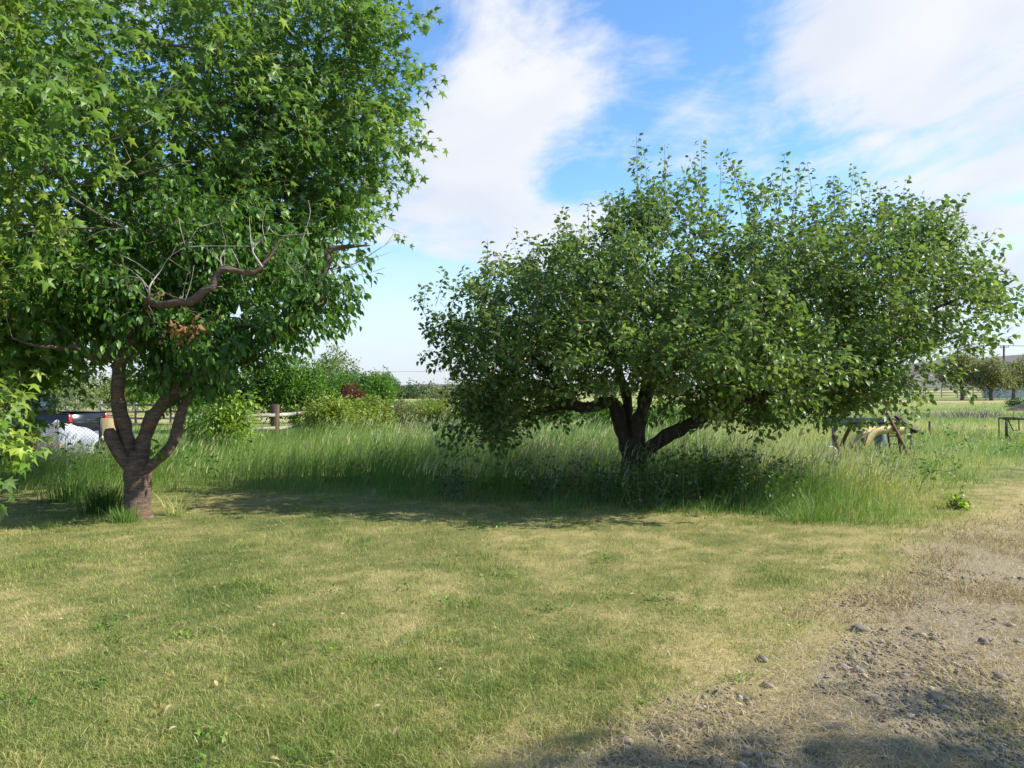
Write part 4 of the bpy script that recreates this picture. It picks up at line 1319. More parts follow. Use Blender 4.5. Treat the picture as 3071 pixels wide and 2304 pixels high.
def shade_tree():
    b = np.array([9.2, 1.6, 0.0])
    T = Tree('shade_tree', 'leafy tree standing behind the camera, shading the near drive', b, M['bark'])
    T.limb([b + (0, 0, -.1), b + (0, .05, 1.2), b + (-.1, .2, 2.6), b + (-.3, .4, 4.6)], [.2, .16, .12, .04], 'trunk', 10)
    ells = [((8.7, 2.0, 4.6), (2.0, 1.25, 1.3), 4), ((7.4, 2.3, 4.6), (.9, .85, .7), 1.2), ((9.8, 2.7, 4.7), (1.3, .9, .9), 1.4)]
    tips = in_ell(ells, 165, .5)
    ends, dirs = T.grow(tips)
    e = np.repeat(ends, 4, 0) + rng.normal(0, .2, (len(ends) * 4, 3))
    u = rdir(len(e)); L = U(.2, .4, len(e))
    pos, R, _ = leaves_on(e, u, L, 9, .05, .4, (.1, 0, 0), .8)
    T.twigs(M['twig'])
    T.crown(L_QUAD, M['green'], pos, R, U(.09, .14, len(pos)), rng.random(len(pos)))


reseed(17)
shade_tree()


# ------------------------------------------------------------------ wooden fence with thick posts
def rail_fence():
    b = np.array([-7.0, 21.8, float(gh(-7, 21.8))])
    o = thing('wooden_fence', 'weathered wooden rail fence with thick dark posts in the tall grass', 'fence', b)
    posts = [(275, 21.8, 404.5, .20, 'thick dark corner post'), (309, 24.2, 412, .19, None), (334, 27.5, 409.5, .10, 'thin grey post with a pointed top'), (352, 31, 408, .14, None), (244, 21.4, 409, .16, None)]
    tops = []
    for px, d, top, w, lab in posts:
        p = at(px, top, d)
        z0 = float(gh(p[0], d)) - .1
        h = p[2] - z0
        R = rotz(U(-.3, .3)) @ np.array([[1, 0, U(-.03, .03)], [0, 1, 0], [0, 0, 1]])
        a = Acc().box((p[0], d, z0 + h / 2), (w, w, h), R, bev=.02)
        q = a.obj('post', M['greywood'] if w < .12 else M['post'], o)
        if lab:
            q['label'] = lab
        tops.append((p[0], d, w))
    (x0, y0, _), (x1, y1, _), (x2, y2, _), (x3, y3, _), (xl, yl, _) = tops

    def rail(pa, pb, z0_, z1_):
        A, B = np.array([*pa, z0_]), np.array([*pb, z1_])
        P = np.linspace(A, B, 5) + rng.normal(0, .012, (5, 3))
        Acc().tube(P, [.055, .06, .058, .06, .05], 6, wob=.3, seed=int(U(0, 90))).obj('rail', M['rail'], o)
    for za, zb in ((.80, .78), (.42, .40)):
        rail((xl - .1, yl - .12), (x0 + .05, y0 - .12), za - .02, za)
        rail((x0 - .05, y0 - .13), (x1 + .15, y1 - .13), za, zb)
        rail((x1 - .05, y1 + .1), (x2 + .1, y2 + .06), zb, za - .02)
        rail((x2 - .05, y2 + .1), (x3 + .1, y3 + .1), za - .02, zb - .02)
    return o


reseed(18)
rail_fence()


# far rail fence on the left, behind the pickup
def far_fence(name, label, x0, y0, x1, y1, n, h, rails, w, mat, group=None):
    b = np.array([x0, y0, float(gh(x0, y0))])
    o = thing(name, label, 'fence', b, group)
    xs, ys = np.linspace(x0, x1, n), np.linspace(y0, y1, n)
    ang = math.atan2(y1 - y0, x1 - x0)
    for x, y in zip(xs, ys):
        z = float(gh(x, y))
        hh = h * U(.95, 1.08)
        Acc().box((x, y, z + hh / 2 - .1), (w, w, hh + .2), rotz(ang + U(-.1, .1)), bev=.01).obj('post', M[mat], o)
    for k in range(rails):
        z = h * (k + .75) / (rails + .1)
        for i in range(n - 1):
            c = np.array([(xs[i] + xs[i + 1]) / 2, (ys[i] + ys[i + 1]) / 2, float(gh(xs[i], ys[i])) + z])
            ln = math.hypot(xs[i + 1] - xs[i], ys[i + 1] - ys[i])
            Acc().box(c + np.array([math.sin(ang), -math.cos(ang), 0]) * (w * .5 + .02), (ln, .04, .13), rotz(ang) @ np.array([[math.cos(U(-.006, .006)), 0, 0], [0, 1, 0], [U(-.012, .012), 0, 1]]), bev=.008).obj('rail', M[mat], o)
    return o


far_fence('rail_fence', 'grey rail fence behind the pickup bed', -37, 47, -19, 46, 9, 1.3, 3, .13, 'greywood')
far_fence('corral_fence', 'long grey corral fence below the distant hill', 66, 128, 92, 130, 10, 1.9, 4, .13, 'greywood')


# ------------------------------------------------------------------ chain-link fence, wood pile, plywood, pickup
def chain_link():
    A, B = at(100.5, 440, 22.6), at(58, 440, 21.6)
    C_ = at(38, 440, 18.0)
    b = np.array([A[0], A[1], float(gh(A[0], A[1]))])
    o = thing('chain_link_fence', 'black and grey chain-link fence panel in front of the tarp pile', 'fence', b)
    H = 1.18

    def seg(p, q, mat, rm):
        z0, z1 = float(gh(p[0], p[1])), float(gh(q[0], q[1]))
        P0, P1 = np.array([p[0], p[1], z0]), np.array([q[0], q[1], z1])
        Acc().tube([P0 + (0, 0, H), P1 + (0, 0, H)], .024, 8).obj('top_rail', M[rm], o, smooth=True)
        ln = np.linalg.norm((P1 - P0)[:2])
        a = Acc()
        for sgn in (1, -1):
            for s0 in np.arange(-H, ln + H, .115):
                # wire from (s0, 0) rising at 45 degrees, clipped to the panel
                ta, tb = 0.0, H
                lo, hi = (0 - s0) * sgn, (ln - s0) * sgn
                lo, hi = min(lo, hi), max(lo, hi)
                ta, tb = max(ta, lo), min(tb, hi)
                if tb - ta < .05:
                    continue
                f = lambda t: P0 + (P1 - P0) * ((s0 + sgn * t) / ln) + np.array([0, 0, t])
                a.tube([f(ta), f(tb)], .0042, 3, cap=False)
        a.obj('wire_mesh', M[mat], o, kind='stuff')
    seg(A, B, 'blackcoat', 'blackcoat')
    seg(B, C_, 'galv', 'galv')
    for p, mt, r in ((A, 'blackcoat', .045), (B, 'galv', .03), (C_, 'galv', .035)):
        z = float(gh(p[0], p[1]))
        Acc().tube([(p[0], p[1], z - .1), (p[0], p[1], z + H + .06), (p[0], p[1], z + H + .09)], [r, r, r * .4], 10).obj('post', M[mt], o, smooth=True)


reseed(19)
chain_link()


def tarp_pile():
    c = at(62, 430, 23.6)
    z0 = float(gh(c[0], c[1]))
    b = np.array([c[0], c[1], z0])
    nx, ny = 40, 18
    u, v = np.meshgrid(np.linspace(-1, 1, nx), np.linspace(-1, 1, ny))
    prof = np.interp(u, [-1, -.75, -.3, -.1, .25, .7, 1], [.22, .48, .66, .96, .90, .70, .55])
    z = prof * (1 - .75 * np.abs(v) ** 2.2) + (fbm(u * 2, v * 2, .7, 5, 4) - .5) * .25
    hole = ss(-.2, -.6, v) * np.exp(-((u + .2) / .36) ** 2)          # front edge hitched up, logs showing
    x = u * 1.36 + (fbm(u * 3, v * 3, 1, 8) - .5) * .1
    y = v * .75 + hole * .35
    z = np.maximum(z * 1.12, .03) + hole * .42
    P = np.stack([x, y, z], -1).reshape(-1, 3) + b
    i = (np.arange(ny - 1)[:, None] * nx + np.arange(nx - 1)[None]).ravel()
    f = np.concatenate([np.stack([i, i + 1, i + nx + 1], 1), np.stack([i, i + nx + 1, i + nx], 1)])
    o = Acc().add(P, f).obj('tarp', M['tarp'], base=b, smooth=True)
    tag(o, 'silver-white tarpaulin draped over the firewood pile', 'tarp')
    # split logs spilling out under the tarp's front edge
    k = 0
    places = ['under the left front edge of the tarp', 'left of centre under the tarp edge', 'in the middle of the pile front', 'standing right of centre in the pile front', 'at the right end of the exposed wood', 'on the grass left of the pile',
              'in front of the pile by the grey post', 'topmost of the exposed pieces under the tarp', 'lowest at the front of the pile', 'lying flat farthest left of the woodpile', 'wedged between two others under the tarp', 'second from the right in the exposed wood']
    spots = [(-.78, -.86, .36, .3), (-.5, -.84, .34, 1.2), (-.2, -.86, .36, -.2), (.12, -.84, .34, 1.4), (.36, -.9, .3, .5), (-1.05, -1.0, .1, .1), (-.75, -1.1, .12, 1.0), (-.32, -.8, .56, .2), (-.1, -1.1, .1, -.4), (-1.5, -1.2, .1, .2), (-.56, -.8, .54, -.6), (.22, -1.0, .1, .9)]
    for (x, y, z, ang), lab in zip(spots, places):
        L, r = U(.32, .42), U(.09, .13)
        pr = np.array([(0, 0), (r * 1.7, .02), (r * 1.5, r * .8), (r * .8, r * 1.45), (.02, r * 1.5)])     # split wedge
        V = np.concatenate([np.column_stack([np.full(5, s * L / 2), pr[:, 0] - r * .7, pr[:, 1]]) for s in (-1, 1)])
        ff = []
        for q in range(5):
            w = (q + 1) % 5
            ff += [(q, w, w + 5), (q, w + 5, q + 5)]
        ff += [(0, q + 1, q) for q in range(1, 4)] + [(5, 5 + q, 6 + q) for q in range(1, 4)]
        tilt = np.array([[math.cos(ang * .6), 0, -math.sin(ang * .6)], [0, 1, 0], [math.sin(ang * .6), 0, math.cos(ang * .6)]])
        V = V @ (rotz(ang * 2.1) @ tilt).T
        V[:, 2] -= V[:, 2].min()
        bb = b + np.array([x, y, 0]); bb[2] = float(gh(bb[0], bb[1])) + max(0, z - .1)
        a = Acc().add(V + bb, ff)
        o = a.obj('firewood_log', M['log'], base=bb)
        tag(o, 'split firewood log ' + lab, 'firewood', 'split firewood logs')
    # bark chips and dirt on the ground
    p = at(40, 466, 18.6)
    a = Acc()
    n = 500
    x = p[0] + rng.normal(0, 1.1, n); y = 18.6 + rng.normal(0, .6, n)
    s = U(.02, .06, n)
    a.inst(*L_QUAD, np.stack([x, y, gh(x, y) + .02], 1), frames(rdir(n) * (1, 1, .2), np.array([0, 0, 1.0]) + rng.normal(0, .3, (n, 3))), s, rng.random(n))
    tag(a.obj('bark_chips', M['deadleaf'], kind='stuff'), 'brown bark chips on bare ground by the grey fence post', 'bark chips')


reseed(20)
tarp_pile()


def plywood():
    c = at(110, 428, 24.0)
    z0 = float(gh(c[0], c[1]))
    b = np.array([c[0], c[1], z0])
    a = Acc().box(b + (0, 0, .62), (.62, .02, 1.24), rotz(.1) @ np.array([[1, 0, 0], [0, .99, .12], [0, -.12, .99]]), bev=.003)
    tag(a.obj('plywood_sheet', M['tan'], base=b), 'tan plywood sheet leaning upright beside the cherry trunk', 'plywood')


plywood()


def pickup():
    yaw = math.radians(166)                                    # nose points away to the left
    rear = at(88, 430, 28.0)
    z0 = float(gh(rear[0], 29))
    R = rotz(yaw)
    fwd = R @ np.array([1.0, 0, 0])
    b = np.array([rear[0], rear[1], z0]) + fwd * 2.6
    o = thing('pickup_truck', 'black pickup truck parked behind the fence, seen from the rear', 'pickup truck', b)
    lo = lambda x, y, z: b + R @ np.array([x, y, z])

    def box(c, s, mat, name, parent=o, bev=.03):
        return Acc().box(lo(*c), s, R, bev=bev).obj(name, M[mat], parent)
    # side profile extruded: chassis body, bed sides separate
    def prism(prof, y0, y1, mat, name, parent=o):
        n = len(prof)
        V = np.concatenate([[lo(x, y, z) for x, z in prof] for y in (y0, y1)])
        f = []
        for i in range(n):
            j = (i + 1) % n
            f += [(i, j, j + n), (i, j + n, i + n)]
        f += [(0, i + 1, i) for i in range(1, n - 1)] + [(n, n + i, n + i + 1) for i in range(1, n - 1)]
        return Acc().add(V, f).obj(name, M[mat], parent)
    front = prism([(-.35, .42), (2.55, .42), (2.62, .75), (2.55, 1.05), (1.35, 1.15), (-.35, 1.2)], -.92, .92, 'carpaint', 'body')
    cab = prism([(-.32, 1.2), (1.3, 1.15), (.55, 1.78), (.3, 1.84), (-.12, 1.84), (-.28, 1.75)], -.80, .80, 'carpaint', 'cab')
    prism([(-.325, 1.26), (-.295, 1.68), (-.31, 1.68), (-.34, 1.26)], -.68, .68, 'glass', 'rear_window', cab)
    for s in (-1, 1):
        prism([(-.18, 1.24), (1.02, 1.22), (.46, 1.70), (-.14, 1.72)], s * .803, s * .815, 'glass', 'side_window', cab)
        box((-1.5, s * .90, .86), (2.25, .08, .78), 'carpaint', 'bed_side')
        box((-1.45, s * .88, 1.262), (2.3, .12, .03), 'bedliner', 'bed_rail')
        tl = box((-2.64, s * .86, 1.04), (.06, .14, .38), 'redlens', 'tail_light', bev=.015)
        box((-2.655, s * .86, .90), (.05, .135, .09), 'amber', 'turn_lens', tl, .01)
        for x in (-1.55, 1.65):
            w = thing_part('wheel', o)
            Acc().tube([lo(x, s * .70, .36), lo(x, s * .72, .36), lo(x, s * .92, .36), lo(x, s * .94, .36)], [.33, .36, .36, .33], 20).obj('tyre', M['rubber'], w, base=b)
            Acc().tube([lo(x, s * .90, .36), lo(x, s * .95, .36)], [.2, .18], 14).obj('rim', M['chrome'], w, base=b)
    box((-1.5, 0, .62), (2.2, 1.7, .06), 'bedliner', 'bed_floor')
    tg = box((-2.62, 0, .88), (.07, 1.55, .72), 'carpaint', 'tailgate')
    box((-2.665, 0, .98), (.03, .3, .09), 'bedliner', 'tailgate_handle', tg, .01)
    box((-2.74, 0, .50), (.16, 1.75, .18), 'chrome', 'rear_bumper')
    box((-2.66, 0, .32), (.1, 1.0, .2), 'bedliner', 'hitch_frame')
    return o


def thing_part(name, parent):
    e = bpy.data.objects.new(name, None)
    COL.objects.link(e)
    e.parent = parent
    e['_b'] = list(parent['_b'])
    return e


pickup()


# ------------------------------------------------------------------ old swing set and slide in the weeds, right
def play_set():
    D = 17.2
    b = at(880, 455, D); b[2] = float(gh(b[0], D))
    o = thing('play_set', 'rusty old swing set frame with a faded yellow slide in the weeds', 'swing set', b)
    T = lambda pts, r, mat, name, n=8, par=o: Acc().tube(smooth_path([at(x, y, d) for x, y, d in pts], [r] * len(pts), .1)[0], r, n).obj(name, M[mat], par, smooth=True)
    T([(886.5, 413, 17.3), (899, 437, 17.0), (911, 461, 16.8)], .042, 'rust', 'frame_leg')
    T([(850, 423, 17.7), (875, 423, 17.5), (899, 423.5, 17.3)], .03, 'darksteel', 'crossbar')
    T([(852, 423, 17.7), (847, 433, 17.9), (841, 446, 18.1)], .045, 'rust', 'frame_leg')
    la = T([(886.8, 424, 17.2), (888, 436, 17.1), (891, 459, 17.0)], .022, 'darksteel', 'ladder_rail')
    lb = T([(896.5, 421, 17.2), (898, 432, 17.1), (901, 459, 17.0)], .022, 'darksteel', 'ladder_rail')
    for y in (444, 436):
        T([(889.3, y, 17.08), (899.4, y, 17.08)], .016, 'galv', 'ladder_rung')
    T([(886.8, 424, 17.2), (889, 419.5, 17.2), (894, 419, 17.2), (896.5, 421, 17.2)], .018, 'darksteel', 'handrail')
    # slide: chute with raised sides, level at the top then falling to the left towards the camera
    ctr = [at(901, 431, 17.35), at(888, 431, 17.3), at(874, 431.5, 17.25), at(867, 435, 17.2), at(861, 442, 17.15), at(855, 449, 17.1)]
    P, _ = smooth_path(ctr, [1] * 6, .08)
    Tn = unit(np.gradient(P, axis=0))
    sd = unit(np.cross(Tn, np.array([0, 0, 1.0])))
    sd[:, 2] = 0
    up = unit(np.cross(sd, Tn))
    prof = np.array([(-.19, .10), (-.16, .11), (-.15, .0), (.15, .0), (.16, .11), (.19, .10), (.18, -.06), (-.18, -.06)])
    m, n = len(P), len(prof)
    V = (P[:, None] + sd[:, None] * prof[None, :, 0, None] + up[:, None] * prof[None, :, 1, None]).reshape(-1, 3)
    f = []
    for k in range(m - 1):
        for i in range(n):
            j = (i + 1) % n
            f += [(k * n + i, k * n + j, (k + 1) * n + j), (k * n + i, (k + 1) * n + j, (k + 1) * n + i)]
    for k0 in (0, (m - 1) * n):
        f += [(k0, k0 + i, k0 + i + 1) for i in range(1, n - 1)]
    Acc().add(V, f).obj('slide', M['yellow'], o)
    T([(868, 434, 16.9), (864, 446, 16.8)], .016, 'rust', 'slide_support')
    return o


reseed(21)
play_set()


def yard_junk():
    # long grey-green metal trough lying behind the swing set
    A, B = at(826, 421.5, 19.3), at(885, 421.5, 18.6)
    z = float(gh(A[0], A[1]))
    c = (A + B) / 2
    ln = np.linalg.norm((B - A)[:2]); ang = math.atan2(B[1] - A[1], B[0] - A[0])
    b = np.array([c[0], c[1], z])
    o = thing('metal_trough', 'long grey-green metal trough raised behind the yellow slide', 'trough', b)
    R = rotz(ang)
    H0, H1 = .62, .86
    prof = np.array([(-.28, H1), (-.25, H1), (-.17, H0 + .03), (.17, H0 + .03), (.25, H1), (.28, H1), (.19, H0), (-.19, H0)])
    V = np.concatenate([(np.column_stack([np.full(8, s * ln / 2), prof[:, 0], prof[:, 1]]) @ R.T) + b for s in (-1, 1)])
    f = []
    for i in range(8):
        j = (i + 1) % 8
        f += [(i, j, j + 8), (i, j + 8, i + 8)]
    Acc().add(V, f).obj('trough_body', M['greysheet'], o)
    for s in (-1, 1):
        Acc().box(b + R @ np.array([s * (ln / 2 - .02), 0, .74]), (.03, .46, .26), R, bev=.004).obj('end_panel', M['lightgrey'] if s > 0 else M['greysheet'], o)
        for q in (-.17, .17):
            Acc().box(b + R @ np.array([s * ln * .36, q, .29]), (.07, .07, .62), R, bev=.006).obj('leg', M['greywood'], o)
    # dark plank propped with its end in the grass
    p0, p1 = at(897, 418, 18.2), at(915, 430.5, 17.9)
    v = p1 - p0
    L = np.linalg.norm(v) + .1
    xa = v / np.linalg.norm(v); ya = unit(np.cross(np.array([0, 0, 1.0]), xa)); za = np.cross(xa, ya)
    bb = np.array([p1[0], p1[1], float(gh(p1[0], p1[1]))])
    pl = thing('propped_plank', 'dark weathered plank propped at a slant to the right of the slide', 'plank', bb)
    Acc().box((p0 + p1) / 2, (L, .22, .10), np.stack([xa, ya, za], 1), bev=.008).obj('board', M['darksteel'], pl)
    for t in (.12, .8):
        q = p0 + v * t
        Acc().box((q[0], q[1] + .02, (q[2] + bb[2]) / 2 - .06), (.05, .05, q[2] - bb[2] - .04), bev=.005).obj('stake', M['greywood'], pl)
    # small blue-grey drum
    q = at(880, 440, 18.0); bz = float(gh(q[0], q[1]))
    b2 = np.array([q[0], q[1], bz])
    Pz = [bz, bz + .03, bz + .18, bz + .2, bz + .38, bz + .4, bz + .56, bz + .58]
    a = Acc().tube([(q[0], q[1], z_) for z_ in Pz], [.12, .125, .13, .137, .137, .13, .13, .118], 18)
    tag(a.obj('plastic_drum', M['bluegrey'], base=b2, smooth=True), 'small blue-grey plastic drum in the grass below the slide', 'drum')
    # bent white tube and brown stake
    p = at(837, 456, 15.2); bz = float(gh(p[0], p[1]))
    b3 = np.array([p[0], p[1], bz])
    st = Acc().tube([(p[0] + .06, p[1], bz - .05), at(839, 453, 15.2), at(836, 443, 15.2), at(833.5, 433, 15.3)], .045, 8)
    tag(st.obj('stake', M['rust'], base=b3, smooth=True), 'rusty brown stake leaning in the weeds left of the slide', 'stake')
    P, _ = smooth_path([at(*q_, 15.0) for q_ in ((827, 447.5), (832, 447), (836, 450), (835.5, 455), (830.5, 459), (824, 457), (821, 461))], [1] * 7, .03)
    b4 = np.array([P[-1][0], P[-1][1], float(gh(P[-1][0], P[-1][1]))])
    tag(Acc().tube(P, .019, 8).obj('bent_tube', M['white'], base=b4, smooth=True), 'white bent metal tube lying in the weeds beside the brown stake', 'tube')
    # little marker stake
    p = at(929.5, 441, 23); bz = float(gh(p[0], p[1]))
    bb = np.array([p[0], p[1], bz])
    a = Acc().box((p[0], p[1], bz + .27), (.05, .05, .6), rotz(.3), bev=.006)
    tag(a.obj('marker_stake', M['post'], base=bb), 'short dark stake alone in the field right of the slide', 'stake')


yard_junk()


def metal_frame():
    D = 21.6
    b = at(1007, 443, D); b[2] = float(gh(b[0], D))
    o = thing('metal_table_frame', 'dark metal table frame without a top at the right edge', 'table frame', b)
    T = lambda pts, r, name: Acc().tube([at(*p) for p in pts], r, 6).obj(name, M['darksteel'], o)
    n, fz = 21.4, 22.9
    for x, y1, d in ((1007, 444, n), (1005.6, 440, 21.9), (998.8, 441, fz), (1046, 444, n), (1037, 441, fz)):
        T([(x, 418.8 if d < 22 else 417.6, d), (x, y1 + 2, d)], .019, 'leg')
    T([(1007, 419.2, n), (1046, 419.2, n)], .021, 'top_bar')
    T([(998.8, 417.8, fz), (1037, 417.8, fz)], .021, 'top_bar')
    T([(998.8, 417.8, fz), (1007, 419.4, n)], .026, 'end_bar')
    T([(1037, 417.8, fz), (1046, 419.4, n)], .026, 'end_bar')
    T([(1008, 420, n), (1013, 430.3, n), (1018.8, 430.3, n), (1018.8, 419.5, n)], .018, 'brace')
    T([(1007, 433, n), (1011.5, 441.5, n)], .018, 'brace')


metal_frame()


def far_things():
    # dirt mound
    c = at(1031, 411, 52); z = float(gh(c[0], c[1])); b = np.array([c[0], c[1], z])
    k = 26
    u, v = np.meshgrid(np.linspace(-1, 1, k), np.linspace(-1, 1, k))
    h = np.maximum(0, 1 - u ** 2 - v ** 2) ** 1.2 * (.8 + .9 * (fbm(u * 3, v * 3, 1.1, 3, 4) - .3))
    i = (np.arange(k - 1)[:, None] * k + np.arange(k - 1)[None]).ravel()
    f = np.concatenate([np.stack([i, i + 1, i + k + 1], 1), np.stack([i, i + k + 1, i + k], 1)])
    a = Acc().add(np.stack([u * 1.7, v * 1.5, h * .62 - .05], -1).reshape(-1, 3) + b, f)
    tag(a.obj('dirt_mound', M['mound'], base=b, smooth=True), 'low bare mound of brown soil at the right edge of the field', 'mound')
    # barn
    x0 = (1014.5 - 512) / F * 118
    b = np.array([x0 + 5, 122.0, 0.0])
    o = thing('barn', 'pale grey barn with a dark roof at the right edge, beyond the orchard trees', 'barn', b)
    W, Dp, H, RH = 10.0, 8.0, 3.2, 1.6
    V = [(-W / 2, -Dp / 2, 0), (W / 2, -Dp / 2, 0), (W / 2, Dp / 2, 0), (-W / 2, Dp / 2, 0), (-W / 2, -Dp / 2, H), (W / 2, -Dp / 2, H), (W / 2, Dp / 2, H), (-W / 2, Dp / 2, H), (-W / 2, 0, H + RH - .05), (W / 2, 0, H + RH - .05)]
    f = [(0, 1, 5), (0, 5, 4), (2, 3, 7), (2, 7, 6), (0, 4, 7), (0, 7, 3), (4, 8, 7), (1, 2, 6), (1, 6, 5), (5, 6, 9)]
    Acc().add(np.array(V) + b, f).obj('wall', M['barn'], o)
    for s in (-1, 1):
        ang = math.atan2(RH, Dp / 2) * -s
        Rr = np.array([[1, 0, 0], [0, math.cos(ang), -math.sin(ang)], [0, math.sin(ang), math.cos(ang)]])
        Acc().box(b + (0, s * (Dp / 4 + .1), H + RH / 2 + .08), (W + .7, math.hypot(Dp / 2, RH) + .45, .1), Rr).obj('roof', M['roof'], o)
    dr = Acc().box(b + (-1.2, -Dp / 2 - .03, 1.3), (2.2, .08, 2.6), bev=.01).obj('door', M['roof'], o)
    Acc().box(b + (-.35, -Dp / 2 - .1, 1.2), (.08, .06, .3)).obj('handle', M['galv'], dr)
    w_ = Acc().box(b + (2.2, -Dp / 2 - .03, 1.8), (1.1, .06, .9), bev=.01).obj('window', M['white'], o)
    Acc().box(b + (2.2, -Dp / 2 - .07, 1.8), (.95, .03, .75)).obj('pane', M['glass'], w_)
    # power poles and their wires
    PG = 'power poles'
    spec = [(983.5, 160, 345.5, 'power pole standing behind the left orchard tree'), (1004, 162, 345.5, 'power pole with crossarm behind the middle orchard tree'), (330, 430, 371.5, 'distant power pole hidden among the poplars')]
    tops = []
    for px, d, top, lab in spec:
        p = at(px, top, d)
        b = np.array([p[0], d, 0.0])
        o = thing('power_pole', lab, 'power pole', b, PG)
        Acc().tube([b + (0, 0, -.2), b + (0, 0, p[2] * .5), (p[0], d, p[2])], [.24, .22, .19], 10).obj('pole', M['pole'], o, smooth=True)
        if px != 983.5:
            Acc().box((p[0], d - .22, p[2] - .35), (2.0, .12, .16), bev=.01).obj('crossarm', M['pole'], o)
        for s in (-.85, 0, .85):
            Acc().tube([(p[0] + s, d - .22, p[2] - .27), (p[0] + s, d - .22, p[2] - .1), (p[0] + s, d - .22, p[2] + .02)], [.05, .07, .03], 8).obj('insulator', M['galv'], o)
        tops.append(p)
    for (pa, pb, lab) in ((tops[2], tops[0], 'long overhead wire running left from the power pole to the poplars'), (tops[0], tops[1], 'overhead wire between the two power poles'),
                          (tops[1], tops[1] + np.array([60, 2, 0]), 'overhead wire running off to the right from the power pole')):
        t = np.linspace(0, 1, 24)[:, None]
        P = pa + (pb - pa) * t
        P[:, 2] -= 4 * (t * (1 - t))[:, 0] * np.linalg.norm(pb - pa) * .006
        o = Acc().tube(P, .055, 4).obj('power_wire', M['pole'], base=P[0])
        tag(o, lab, 'wire', 'overhead wires')


reseed(22)
far_things()


